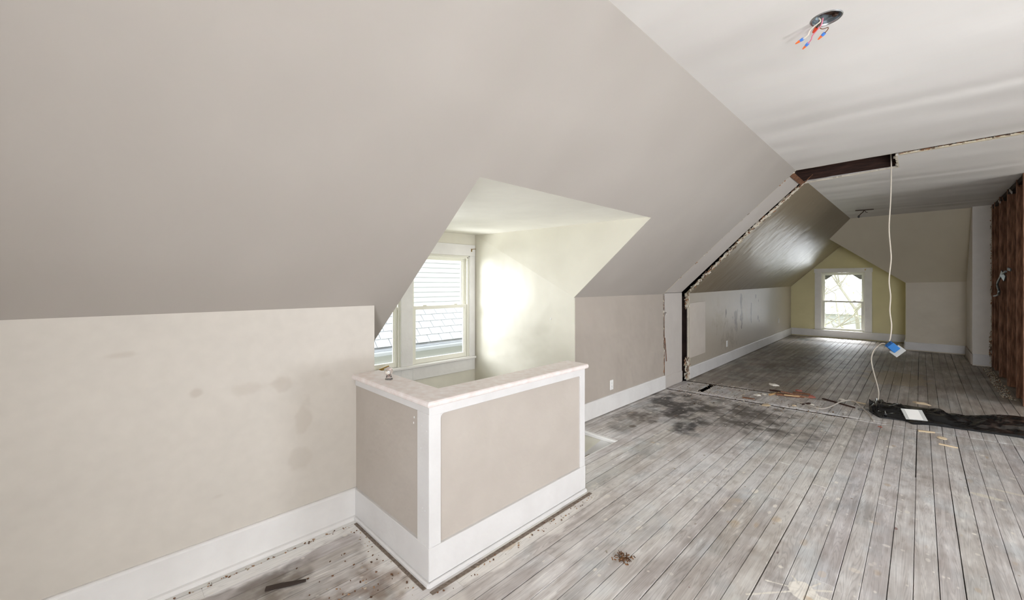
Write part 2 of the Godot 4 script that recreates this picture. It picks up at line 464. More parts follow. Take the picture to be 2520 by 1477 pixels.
# ---------------------------------------------------------------- scene
func _ready() -> void:
	# camera
	var cam := Camera3D.new()
	cam.name = "camera"
	cam.projection = Camera3D.PROJECTION_FRUSTUM
	cam.near = 0.05; cam.far = 200.0
	cam.size = 0.05 * 1477.0 / 1005.0
	cam.frustum_offset = Vector2(0.0, -0.05 * 39.5 / 1005.0)
	cam.position = Vector3(0, 1.5, 0)
	cam.rotation.y = atan2(1006.0, 1005.0)
	add_child(cam)
	cam.current = true
	# overcast sky
	var env := Environment.new()
	env.background_mode = Environment.BG_SKY
	var sky := Sky.new()
	var air := ProceduralSkyMaterial.new()
	air.sky_top_color = c8(236, 243, 250); air.sky_horizon_color = c8(248, 250, 248)
	air.ground_bottom_color = c8(150, 150, 140); air.ground_horizon_color = c8(225, 226, 220)
	air.sky_energy_multiplier = 1.85; air.ground_energy_multiplier = 1.1
	sky.sky_material = air
	env.sky = sky
	env.tonemap_mode = Environment.TONE_MAPPER_LINEAR
	env.tonemap_exposure = 1.1
	env.sdfgi_enabled = true; env.ssao_enabled = true; env.ssil_enabled = true
	var we := WorldEnvironment.new()
	we.name = "world"; we.environment = env
	add_child(we)
	# unseen area lamps added outside the windows to fill the room
	fill_lamp("unseen_side_lamp", Vector3(2.9, 0.42, -3.2), Vector3(-1, 0.55, 0.06), Vector2(1.3, 0.75), 14.0)  # low lamp added together with its window to light the ceiling
	fill_lamp("unseen_side_lamp", Vector3(2.9, 1.2, -6.95), Vector3(-1, 0.05, -0.25), Vector2(1.0, 1.5), 3.0)
	fill_lamp("unseen_back_lamp", Vector3(1.3, 1.25, 2.1), Vector3(-0.1, 0.3, -1), Vector2(1.8, 1.7), 29.0)  # added behind the camera in place of bounced flash light
	fill_lamp("unseen_dormer_lamp", Vector3(-7.7, 2.1, -0.4), Vector3(0.85, -0.15, -0.5), Vector2(2.2, 2.0), 34.0)  # added beside the view to brighten the dormer cheek wall
	fill_lamp("unseen_dormer_lamp", Vector3(-7.1, -1.2, -1.5), Vector3(0.8, 0.5, -0.28), Vector2(2.6, 1.7), 30.0)  # added below the sill line to brighten the dormer ceiling
	fill_lamp("unseen_gable_lamp", Vector3(-0.2, -0.3, -22.0), Vector3(-0.08, 0.06, 1.0), Vector2(2.4, 3.0), 13.0)  # added low and far off to make the glare on the far slope
	fill_lamp("unseen_gable_lamp", Vector3(-1.5, 3.0, -15.0), Vector3(-0.05, -0.75, 0.8), Vector2(1.6, 1.2), 105.0)  # added above the gable window to brighten the far floor

	make_materials()
	build_floor()
	build_shell()
	build_left_side()
	build_far_room()
	build_dormer()
	build_half_wall()
	build_opening_edges()
	build_stud_wall()
	build_things()
	build_debris()
	build_outside()

func fill_lamp(called: String, at: Vector3, dir: Vector3, size: Vector2, energy: float) -> void:
	var l := AreaLight3D.new()
	l.name = numbered(called)
	l.area_size = size
	l.light_energy = energy
	l.light_color = c8(244, 248, 255)
	l.shadow_enabled = true
	l.area_range = 30.0
	l.area_attenuation = 2.0
	add_child(l)
	l.position = at
	l.look_at_from_position(at, at + dir, Vector3.UP if absf(dir.normalized().y) < 0.9 else Vector3.BACK)

# ---------------------------------------------------------------- floor
func front_z(x: float) -> float: return -5.655 - 0.1 * (x + 2.58)      # edge of the front floor at the removed partition
func patch_z(x: float) -> float: return front_z(x) - (0.085 if x < -0.5 else 0.03)
func patch_end(x: float) -> float: return -6.36 - 0.1 * (x + 2.58)
func back_z(x: float) -> float: return patch_end(x) - (0.09 if x < -1.2 else 0.014)

func plank(parent: Node3D, st0: SurfaceTool, x0: float, x1: float, za0: float, za1: float, zb0: float, zb1: float, mat: Material, near: bool, warm := 0.0) -> void:
	# za*: near end at x0 and x1; zb*: far end
	var st := st0 if st0 else begin()
	var ku := rng.randi_range(0, 7) / 8.0
	var kv := rng.randf()
	var xs := x0
	uvf = func(p: Vector3) -> Vector2: return Vector2((p.x + 2.7) / 3.8, (0.6 - p.z) / 7.2) if near else Vector2((p.x + 2.7) / 3.8, (-6.3 - p.z) / 7.5)
	uv2f = func(p: Vector3) -> Vector2: return Vector2((p.x - xs) / 0.092 / 8.0 + ku, kv - p.z / 3.2)
	var t := R(0.86, 1.07)
	tint = Color(t * (1.0 + warm), t * R(0.985, 1.0), t * R(0.96, 1.01))
	var dy := R(-0.0012, 0.0012)
	var h := 0.02
	var b := 0.0012
	var g0 := R(0.0008, 0.0024); var g1 := R(0.0008, 0.0024)
	if rng.randf() < 0.16: g1 = R(0.003, 0.0045)
	var f := func(x: float, y: float, z: float) -> Vector3: return Vector3(x, y + dy + rise(z), z)
	var xa := x0 + g0; var xb := x1 - g1
	var A: Vector3 = f.call(xa + b, 0, za0 - 0.0012); var B: Vector3 = f.call(xb - b, 0, za1 - 0.0012)
	var C: Vector3 = f.call(xb - b, 0, zb1 + 0.0012); var D: Vector3 = f.call(xa + b, 0, zb0 + 0.0012)
	quad(st, A, B, C, D, Vector3.UP)
	var A2: Vector3 = f.call(xa, -b, za0); var B2: Vector3 = f.call(xb, -b, za1); var C2: Vector3 = f.call(xb, -b, zb1); var D2: Vector3 = f.call(xa, -b, zb0)
	quad(st, A, D, D2, A2, Vector3(-1, 1, 0)); quad(st, B, C, C2, B2, Vector3(1, 1, 0)); quad(st, A, B, B2, A2, Vector3(0, 1, 1)); quad(st, C, D, D2, C2, Vector3(0, 1, -1))
	var dn := Vector3.DOWN * h
	quad(st, A2, D2, D2 + dn, A2 + dn, Vector3.LEFT); quad(st, B2, C2, C2 + dn, B2 + dn, Vector3.RIGHT)
	quad(st, A2, B2, B2 + dn, A2 + dn, Vector3.BACK); quad(st, C2, D2, D2 + dn, C2 + dn, Vector3.FORWARD)
	uvf = null; uv2f = null; tint = Color(1, 1, 1)
	if st0 == null: obj("plank", st, mat, parent)

func build_floor() -> void:
	rng.seed = 2024
	var fl := base("floor")
	fl.set_meta("kind", "structure")
	tag(fl, "worn whitewashed grey plank floor running the whole length of the attic", "floor")
	var rows := []
	var x := -2.6
	while x < 2.55:
		rows.append(x)
		x += 0.092 + R(-0.003, 0.003)
	rows.append(x)
	var far_st := begin()          # boards beside and behind the frame
	var more := begin()
	for i in rows.size() - 1:
		var x0: float = rows[i]; var x1: float = rows[i + 1]
		var xm := (x0 + x1) / 2.0
		var outer := xm > 0.98
		if xm >= -2.07 and stair_edge == 0.0: stair_edge = x0
		plank(fl, more, x0, x1, 1.6, 1.6, 0.6, 0.6, M.floor_near, true)
		# front floor
		var cuts := [0.6]
		var z := 0.6 - R(0.7, 2.4)
		while z > -4.9:
			cuts.append(z)
			z -= R(1.6, 3.2)
		for k in cuts.size():
			var za: float = cuts[k]
			var last: bool = k == cuts.size() - 1
			var zb0: float = front_z(x0) if last else cuts[k + 1]
			var zb1: float = front_z(x1) if last else cuts[k + 1]
			# the stairwell and its half wall cut through the boards
			var hole0 := 0.0; var hole1 := 0.0
			if xm < -2.07: hole0 = -1.2; hole1 = -3.445
			elif xm < -1.78: hole0 = -1.2; hole1 = -2.47
			if hole0 == 0.0 or zb0 > hole0 or za < hole1:
				plank(fl, more if outer else null, x0, x1, za, za, zb0, zb1, M.floor_near, true)
			else:
				if za - hole0 > 0.03: plank(fl, null, x0, x1, za, za, hole0, hole0, M.floor_near, true)
				if hole1 - maxf(zb0, zb1) > 0.03: plank(fl, null, x0, x1, hole1, hole1, zb0, zb1, M.floor_near, true)
		# the patch where the partition stood
		if absf(xm + 2.185) < 0.05:
			plank(fl, null, x0, x1, patch_z(x0), patch_z(x1), -5.88, -5.86, M.floor_mid, true)
		elif absf(xm + 2.185) < 0.1 and false:
			pass
		else:
			plank(fl, more if outer else null, x0, x1, patch_z(x0), patch_z(x1), patch_end(x0), patch_end(x1), M.floor_mid, true, 0.0)
		# far room
		if xm < 0.98:
			var fc := []
			z = -6.5 - R(0.9, 2.6)
			while z > -12.8:
				fc.append(z)
				z -= R(1.4, 2.9)
			var pa0: float = back_z(x0); var pa1: float = back_z(x1)
			for c in fc + [-13.58]:
				plank(fl, null, x0, x1, pa0, pa1, c, c, M.floor_far, false)
				pa0 = c; pa1 = c
		else:
			plank(fl, more, x0, x1, back_z(x0), back_z(x1), -7.9, -7.9, M.floor_far, false)
	stuff(obj("plank_field", more, M.floor_near, fl))
	# dusty troughs left by the sole plates
	var d := begin()
	for s in [[front_z(-2.58), front_z(-0.5), 0.085, -0.5], [patch_end(-2.58), patch_end(-1.2), 0.09, -1.2]]:
		quad(d, Vector3(-2.58, -0.009, s[0]), Vector3(s[3], -0.009, s[1]), Vector3(s[3], -0.009, s[1] - s[2]), Vector3(-2.58, -0.009, s[0] - s[2]), Vector3.UP)
		quad(d, Vector3(-2.58, -0.02, s[0]), Vector3(s[3], -0.02, s[1]), Vector3(s[3], -0.02, s[1] - s[2]), Vector3(-2.58, -0.02, s[0] - s[2]), Vector3.DOWN)
	obj("dust_trough", d, M.dust, fl)
	# thin ridges of old paint on both sides of the near trough
	var e := begin()
	for off in [0.004, -0.088, -0.125]:
		for k in (46 if off > -0.1 else 38):
			var xa := -2.56 + k * 0.05
			if rng.randf() < 0.12: continue
			var y := 0.0015
			bar(e, Vector3(xa, y, front_z(xa) + off + R(-0.002, 0.002)), Vector3(xa + 0.05, y, front_z(xa + 0.05) + off + R(-0.002, 0.002)), R(0.002, 0.006), 0.003)
	stuff(obj("paint_ridge", e, M.white2, fl))
	# what carries the boards: joists under the gaps, dark below
	var s := begin()
	for r in [[-2.58, 2.75, -1.15, 2.75], [-1.9, 2.75, -2.48, -1.15], [-2.03, 2.75, -3.53, -2.48], [-4.4, 2.75, -5.8, -3.53], [-4.4, -2.58, -1.15, 2.75], [-4.4, 2.75, -13.75, -5.8]]:
		box(s, Vector3(r[0], -0.24, r[2]), Vector3(r[1], -0.16, r[3]))
	obj("subfloor", s, M.dark, fl)
	var j := begin()
	for z2 in [-0.4, -0.9, -4.0, -4.6, -5.3, -7.0, -8.0, -9.0, -10.0, -11.0, -12.0, -13.0]:
		box(j, Vector3(-2.58, -0.16, z2 - 0.025), Vector3(2.6, -0.024, z2 + 0.025))
	obj("joist", j, M.dark, fl)
	# dark trough lines where boards have shrunk away beside the half wall
	var g := begin()
	box(g, Vector3(-2.5, -0.03, -1.131), Vector3(-1.72, 0.0018, -1.103)); box(g, Vector3(-1.687, -0.03, -2.47), Vector3(-1.662, 0.0018, -1.12))
	obj("gap_filler", g, M.filler, fl)

# ---------------------------------------------------------------- outer shell
func build_shell() -> void:
	# roof boards over the eave side, cut for the dormer
	var st := begin()
	var deck := func(z0: float, z1: float, xlow: float) -> void:
		var p := []
		for q in [[xlow, z0], [-0.9, z0], [-0.9, z1], [xlow, z1]]: p.append(Vector3(q[0], slope_y(q[0]) + 0.26, q[1]))
		prism(st, p, Vector3(0, 0.08, 0))
	deck.call(2.75, -1.32, -4.4); deck.call(-1.32, -3.64, -1.7); deck.call(-3.64, -13.75, -4.4)
	box(st, Vector3(-1.15, 3.02, -13.75), Vector3(2.75, 3.1, 2.75))
	struct("ceiling_deck", st, M.dark)
	var w := begin()
	wall_x(w, 2.6, 2.75, -8.0, 1.75, -0.2, 3.05, [[-3.85, -2.55, 0.14, 0.96], [-7.45, -6.45, 0.5, 2.0]])
	box(w, Vector3(2.6, -0.2, -13.75), Vector3(2.75, 3.05, -8.0))
	box(w, Vector3(0.98, -0.02, -7.98), Vector3(2.62, CY + 0.04, -7.86))
	struct("wall_right", w, M.greige)
	var b := begin()
	wall_z(b, 1.6, 1.75, -4.4, 2.75, -0.2, 3.05, [[0.4, 2.2, 0.45, 2.1]])
	struct("wall_back", b, M.greige)
	window("window_4", Vector3(2.6, 0.14, -3.2), -PI / 2, 1.3, 0.82, 0.1, 0.1, true, true, 0.52, 0.0)  # low unseen window added to let the side fill in
	window("window_6", Vector3(2.6, 0.5, -6.95), -PI / 2, 1.0, 1.5, 0.11, 0.14)
	window("window_5", Vector3(1.3, 0.45, 1.6), PI, 1.8, 1.65, 0.11, 0.14)  # unseen window added to carry the lamp behind the camera
	var bb := begin()
	bbox(bb, Vector3(2.578, 0.004, -7.86), Vector3(2.6, 0.2, 1.6), 0.003)
	struct("baseboard_right", bb, M.white)
	# flat ceiling of the front room, with a round hole for the ceiling box
	var c := begin()
	var hx := -0.338; var hz := -2.585; var q := 0.12
	for r in [[CX, hx - q, -5.8, 2.62], [hx + q, 2.62, -5.76, 2.62], [hx - q, hx + q, hz + q, 2.62], [hx - q, hx + q, -5.78, hz - q]]:
		var sk := 0.0
		prism(c, [Vector3(r[0], CY, r[3]), Vector3(r[1], CY, r[3]), Vector3(r[1], CY, ceil_edge(r[1]) if r[2] < -5 else r[2]), Vector3(r[0], CY, ceil_edge(r[0]) if r[2] < -5 else r[2])], Vector3(0, 0.03, 0))
	for k in 32:
		var pts := []
		for kk in [k, k + 1]:
			var a: float = TAU * kk / 32.0
			var dv := Vector3(cos(a), 0, sin(a))
			pts.append(Vector3(hx, CY, hz) + dv * 0.064)
			pts.append(Vector3(hx, CY, hz) + dv * q / maxf(absf(dv.x), absf(dv.z)))
		quad(c, pts[0], pts[1], pts[3], pts[2], Vector3.DOWN)
		quad(c, pts[0], pts[2], pts[2] + Vector3.UP * 0.03, pts[0] + Vector3.UP * 0.03, Vector3(hx, CY, hz) - pts[0])
	struct("ceiling", c, M.ceil, "flat painted ceiling of the front part of the attic, with an open ceiling box", "ceiling")

func ceil_edge(x: float) -> float: return -5.795 + 0.045 * (x - CX)

func wall_x(st: SurfaceTool, x0: float, x1: float, z0: float, z1: float, y0: float, y1: float, holes: Array) -> void:   # holes: z0, z1, y0, y1, from high z to low
	var z := z1
	for h in holes:
		box(st, Vector3(x0, y0, h[1]), Vector3(x1, y1, z))
		box(st, Vector3(x0, y0, h[0]), Vector3(x1, h[2], h[1]))
		box(st, Vector3(x0, h[3], h[0]), Vector3(x1, y1, h[1]))
		z = h[0]
	box(st, Vector3(x0, y0, z0), Vector3(x1, y1, z))

func wall_z(st: SurfaceTool, z0: float, z1: float, x0: float, x1: float, y0: float, y1: float, holes: Array) -> void:
	var x := x0
	for h in holes:
		box(st, Vector3(x, y0, z0), Vector3(h[0], y1, z1))
		box(st, Vector3(h[0], y0, z0), Vector3(h[1], h[2], z1))
		box(st, Vector3(h[0], h[3], z0), Vector3(h[1], y1, z1))
		x = h[1]
	box(st, Vector3(x, y0, z0), Vector3(x1, y1, z1))

# ---------------------------------------------------------------- eave side: knee walls and slope
func on_slope(x: float, z: float, inset := 0.0) -> Vector3:
	return Vector3(x, slope_y(x), z) + Vector3(0.697, -0.717, 0) * inset

func build_left_side() -> void:
	var st := begin()
	uvf = func(p: Vector3) -> Vector2: return Vector2((2.6 - p.z) / 3.9, 1.0 - p.y / 1.36)
	box(st, Vector3(KX - 0.03, -0.16, -1.278), Vector3(KX, EAVE + 0.01, 2.62))
	uvf = null
	struct("wall_left", st, M.knee_near, "low knee wall left of the stair half wall, smudged beige paint", "wall")
	st = begin()
	box(st, Vector3(KX - 0.03, -0.16, -5.63), Vector3(KX, EAVE + 0.01, -3.523))
	struct("wall_left", st, M.greige, "low knee wall between the stair dormer and the removed partition", "wall")
	st = begin()
	box(st, Vector3(KX - 0.05, -0.02, -6.29), Vector3(KX - 0.018, EAVE + 0.01, -5.70))
	struct("wall_left", st, M.patch, "pale patched strip of knee wall where the partition stood", "wall")
	st = begin()
	uvf = func(p: Vector3) -> Vector2: return Vector2((-6.49 - p.z) / 7.12, 1.0 - p.y / 1.36)
	prism(st, [up(KX + 0.012, -0.02, -6.49), up(KX + 0.012, -0.02, -13.62), up(KX + 0.012, EAVE + 0.012, -13.62), up(KX + 0.012, EAVE + 0.012, -6.49)], Vector3(-0.035, 0, 0))
	uvf = null
	struct("wall_left", st, M.knee_far, "far knee wall with dark peeled streaks", "wall")
	# slope of the front room, cut for the stair dormer
	st = begin()
	var p := []
	for q in [[KX, 2.62], [KX, -1.278], [-3.0, -1.278], [-3.0, -1.41], [-2.885, -1.418], [-1.795, -1.53], [-1.79, -3.64], [KX, -3.51], [KX, -5.6], [-1.83, -5.665], [CX, -5.80], [CX, 2.62]]:
		p.append(on_slope(q[0], q[1]))
	prism(st, p, Vector3(-0.697, 0.717, 0) * 0.03)
	struct("ceiling_slope", st, M.slope, "long sloped ceiling of the front room around the stair dormer", "ceiling")
	st = begin()
	p = []
	for q in [[KX, -5.66], [KX, -6.27], [-1.7, -6.30], [-1.095, -6.40], [-1.1, -5.83], [-1.83, -5.70]]: p.append(on_slope(q[0], q[1], -0.022))
	prism(st, p, Vector3(-0.697, 0.717, 0) * 0.02)
	struct("ceiling_slope", st, M.patch, "pale patched strip up the slope where the partition stood", "ceiling")
	# baseboards
	base_x("baseboard_left", KX, -1.147, 2.6, 0.19, true)
	base_x("baseboard_left", KX, -5.64, -3.52, 0.2, false)
	base_x("baseboard_left", KX - 0.03, -6.29, -5.72, 0.17, false, M.patch)

func base_x(called: String, x: float, z0: float, z1: float, h: float, bead: bool, m: Material = null, lift := 0.012) -> void:
	var st := begin()
	var t := 0.02
	var prof := [Vector2(0, lift), Vector2(t, lift), Vector2(t, h - 0.012), Vector2(t - 0.004, h - 0.004), Vector2(t - 0.009, h), Vector2(0, h)]
	if bead: prof = [Vector2(0, -0.004), Vector2(t + 0.022, -0.004), Vector2(t + 0.021, 0.008), Vector2(t + 0.014, 0.018), Vector2(t, 0.022), Vector2(t, h - 0.012), Vector2(t - 0.004, h - 0.004), Vector2(t - 0.009, h), Vector2(0, h)]
	for i in prof.size():
		var a: Vector2 = prof[i]; var b: Vector2 = prof[(i + 1) % prof.size()]
		quad(st, up(x + a.x, a.y, z0), up(x + b.x, b.y, z0), up(x + b.x, b.y, z1), up(x + a.x, a.y, z1), Vector3(b.y - a.y, a.x - b.x, 0) )
	for z in [z0, z1]:
		var c := up(x + 0.005, h / 2, z)
		for i in prof.size():
			tri(st, c, up(x + prof[i].x, prof[i].y, z), up(x + prof[(i + 1) % prof.size()].x, prof[(i + 1) % prof.size()].y, z), Vector3(0, 0, z - (z0 + z1) / 2))
	struct(called, st, m if m else M.white)

# ---------------------------------------------------------------- the far room
func build_far_room() -> void:
	var gx := -1.45                         # ridge of the window alcove
	var zs := -11.44
	# left slope, running on into the alcove
	var st := begin()
	var ins := 0.012
	var fs := func(x: float, z: float) -> Vector3: return on_slope(x, z, ins) + Vector3.UP * rise(z)
	var cx := CX - 0.01
	prism(st, [fs.call(KX, -6.45), fs.call(KX, -13.62), fs.call(gx, -13.62), fs.call(gx, zs), fs.call(cx, -11.1), fs.call(cx, -6.46), fs.call(-1.7, -6.36)], Vector3(-0.697, 0.717, 0) * 0.03)
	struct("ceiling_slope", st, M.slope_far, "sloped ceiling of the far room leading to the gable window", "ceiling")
	# flat ceiling beyond the removed partition, notched for the open joist bay
	st = begin()
	var y := CY - 0.018
	prism(st, [up(CX - 0.03, y, -6.47), up(-0.175, y, -6.41), up(-0.175, y, -5.80), up(2.62, y, -5.74), up(2.62, y, -7.95), up(0.99, y, -7.95), up(0.99, y, -11.13), up(CX - 0.03, y, -11.13)], Vector3(0, 0.025, 0))
	struct("ceiling", st, M.ceil, "lower shaded flat ceiling of the far room with a ragged cut edge", "ceiling")
	# hip slope facing the camera
	st = begin()
	var ridge: Vector3 = fs.call(gx, zs)
	prism(st, [fs.call(cx, -11.1), ridge, up(-0.235, 1.46, -12.3), up(0.66, 1.48, -12.3), up(0.66, y, -11.1)], Vector3(0, 0.02, -0.025))
	struct("ceiling_slope", st, M.hip, "shaded slope facing down the attic above the short far wall", "ceiling")
	# right slope of the alcove
	st = begin()
	var re: Vector3 = fs.call(gx, -13.62)
	prism(st, [ridge, re, up(-0.235, 1.46, -13.62), up(-0.235, 1.46, -12.3)], Vector3(0.02, 0.03, 0))
	struct("ceiling_slope", st, M.olive, "right slope of the window alcove", "ceiling")
	# short far wall, alcove side, boxed corner
	st = begin()
	prism(st, [up(-0.228, -0.02, -12.3), up(0.66, -0.02, -12.3), up(0.66, 1.48, -12.3), up(-0.228, 1.46, -12.3)], Vector3(0, 0, -0.05))
	struct("wall_far", st, M.greige_far, "short far wall right of the gable window", "wall")
	st = begin()
	prism(st, [up(-0.235, -0.02, -12.303), up(-0.235, -0.02, -13.62), up(-0.235, 1.5, -13.62), up(-0.235, 1.465, -12.303)], Vector3(0.05, 0, 0))
	struct("wall_far", st, M.olive, "side wall of the window alcove", "wall")
	st = begin()
	var bxw := [up(0.65, -0.02, -10.95), up(0.872, -0.02, -10.95), up(0.872, y + 0.01, -10.95), up(0.65, y + 0.01, -10.95)]
	prism(st, bxw, Vector3(0, 0, -0.03))
	prism(st, [up(0.652, -0.02, -10.955), up(0.652, -0.02, -12.4), up(0.652, 1.6, -12.4), up(0.652, y + 0.01, -11.2), up(0.652, y + 0.01, -10.955)], Vector3(0.04, 0, 0))
	struct("wall_far", st, M.pale, "narrow pale wall return beside the bare studs", "wall")
	# gable wall with the window hole
	st = begin()
	wall_z(st, -13.75, -13.6, -4.4, 2.75, -0.2, 3.05, [[-1.885, -1.0, 0.29, 1.80]])
	struct("wall_far", st, M.olive, "olive cream gable wall around the far window", "wall")
	base_x("baseboard_left", KX + 0.012, -13.6, -6.5, 0.2, false, M.white2)
	for b in [[-2.56, -0.25, -13.6, 0.195, M.white2], [-0.235, 0.65, -12.3, 0.175, M.white2], [0.652, 0.865, -10.95, 0.2, M.white2]]:
		st = begin()
		var zb: float = b[2]
		var t := Transform3D(Basis(), up((b[0] + b[1]) / 2.0, 0.014 + b[3] / 2.0, zb + 0.01))
		obox(st, t, Vector3(b[1] - b[0], b[3] - 0.014, 0.02), 0.003)
		struct("baseboard_far", st, b[4])
	st = begin()
	obox(st, Transform3D(Basis(), up(0.64, 0.1, -11.63)), Vector3(0.018, 0.19, 1.32), 0.003)
	struct("baseboard_far", st, M.greige)
	st = begin()
	obox(st, Transform3D(Basis(), up(-0.243, 0.1, -12.95)), Vector3(0.018, 0.18, 1.28), 0.003)
	struct("baseboard_far", st, M.white2)

# ---------------------------------------------------------------- window: faces +z before turning; at = middle of the opening's foot on the wall face
func window(called: String, at: Vector3, turn: float, w: float, h: float, cas: float, head: float, left := true, right := true, meet := 0.52, apron := 0.15, label := "", pane_mark := false) -> Node3D:
	var o := base(called, at, turn)
	o.set_meta("kind", "structure")
	if label != "": tag(o, label, "window")
	var hw := w / 2.0
	var st := begin()
	if left: bbox(st, Vector3(-hw - cas, 0, 0), Vector3(-hw, h + 0.005, 0.02), 0.003)
	if right: bbox(st, Vector3(hw, 0, 0), Vector3(hw + cas, h + 0.005, 0.02), 0.003)
	var l := -hw - (cas + 0.015 if left else 0.0)
	var r := hw + (cas + (0.012 if left else 0.0) if right else 0.0)
	bbox(st, Vector3(l, h + 0.005, 0), Vector3(r, h + 0.005 + head, 0.023), 0.003)
	obj("casing", st, M.white, o)
	st = begin()
	bbox(st, Vector3(l - 0.005, -0.03, -0.1), Vector3(r + (0.005 if left else 0.0), 0.0, 0.05), 0.006)
	obj("sill", st, M.white, o)
	if apron > 0.0:
		st = begin()
		bbox(st, Vector3(-hw - (cas if left else 0.0), -0.03 - apron, 0), Vector3(hw + (cas if right else 0.0), -0.03, 0.018), 0.003)
		obj("apron", st, M.white, o)
	st = begin()      # jambs and stops
	for s in [-1.0, 1.0]:
		box(st, Vector3(s * hw, 0, -0.13), Vector3(s * (hw - 0.012), h, 0.003))
		bbox(st, Vector3(s * (hw - 0.012), 0, -0.02), Vector3(s * (hw - 0.028), h, -0.004), 0.002)
		bbox(st, Vector3(s * (hw - 0.012), 0, -0.074), Vector3(s * (hw - 0.022), h, -0.066), 0.002)
	box(st, Vector3(-hw, h - 0.012, -0.13), Vector3(hw, h, 0.003))
	bbox(st, Vector3(-hw, h - 0.03, -0.02), Vector3(hw, h - 0.012, -0.004), 0.002)
	obj("jamb", st, M.sash, o)
	var my := h * meet
	sash(o, hw - 0.014, my - 0.02, h - 0.012, -0.115, 0.045, 0.05, 0.035)
	sash(o, hw - 0.014, 0.0, my + 0.022, -0.062, 0.05, 0.042, 0.058)
	st = begin()
	for s in [-0.27, 0.27]:
		obox(st, Transform3D(Basis(), Vector3(s * w, my + 0.028, -0.045)), Vector3(0.055, 0.012, 0.03), 0.003)
	obj("sash_lock", st, M.sash, o)
	return o

func sash(o: Node3D, hw: float, y0: float, y1: float, z: float, stile: float, top: float, bot: float) -> void:
	var st := begin()
	var d := 0.04
	for s in [-1.0, 1.0]: bbox(st, Vector3(s * hw, y0, z), Vector3(s * (hw - stile), y1, z + d), 0.003)
	bbox(st, Vector3(-hw + stile - 0.001, y1 - top, z + 0.0008), Vector3(hw - stile + 0.001, y1 - 0.0008, z + d - 0.0008), 0.002)
	bbox(st, Vector3(-hw + stile - 0.001, y0 + 0.0008, z + 0.0008), Vector3(hw - stile + 0.001, y0 + bot, z + d - 0.0008), 0.002)
	for s in [-1.0, 1.0]: box(st, Vector3(s * (hw - stile), y0 + bot, z + 0.012), Vector3(s * (hw - stile - 0.008), y1 - top, z + 0.026))
	var f := obj("sash", st, M.sash, o)
	st = begin()
	box(st, Vector3(-hw + stile, y0 + bot, z + 0.017), Vector3(hw - stile, y1 - top, z + 0.02))
	obj("pane", st, M.glass, f)

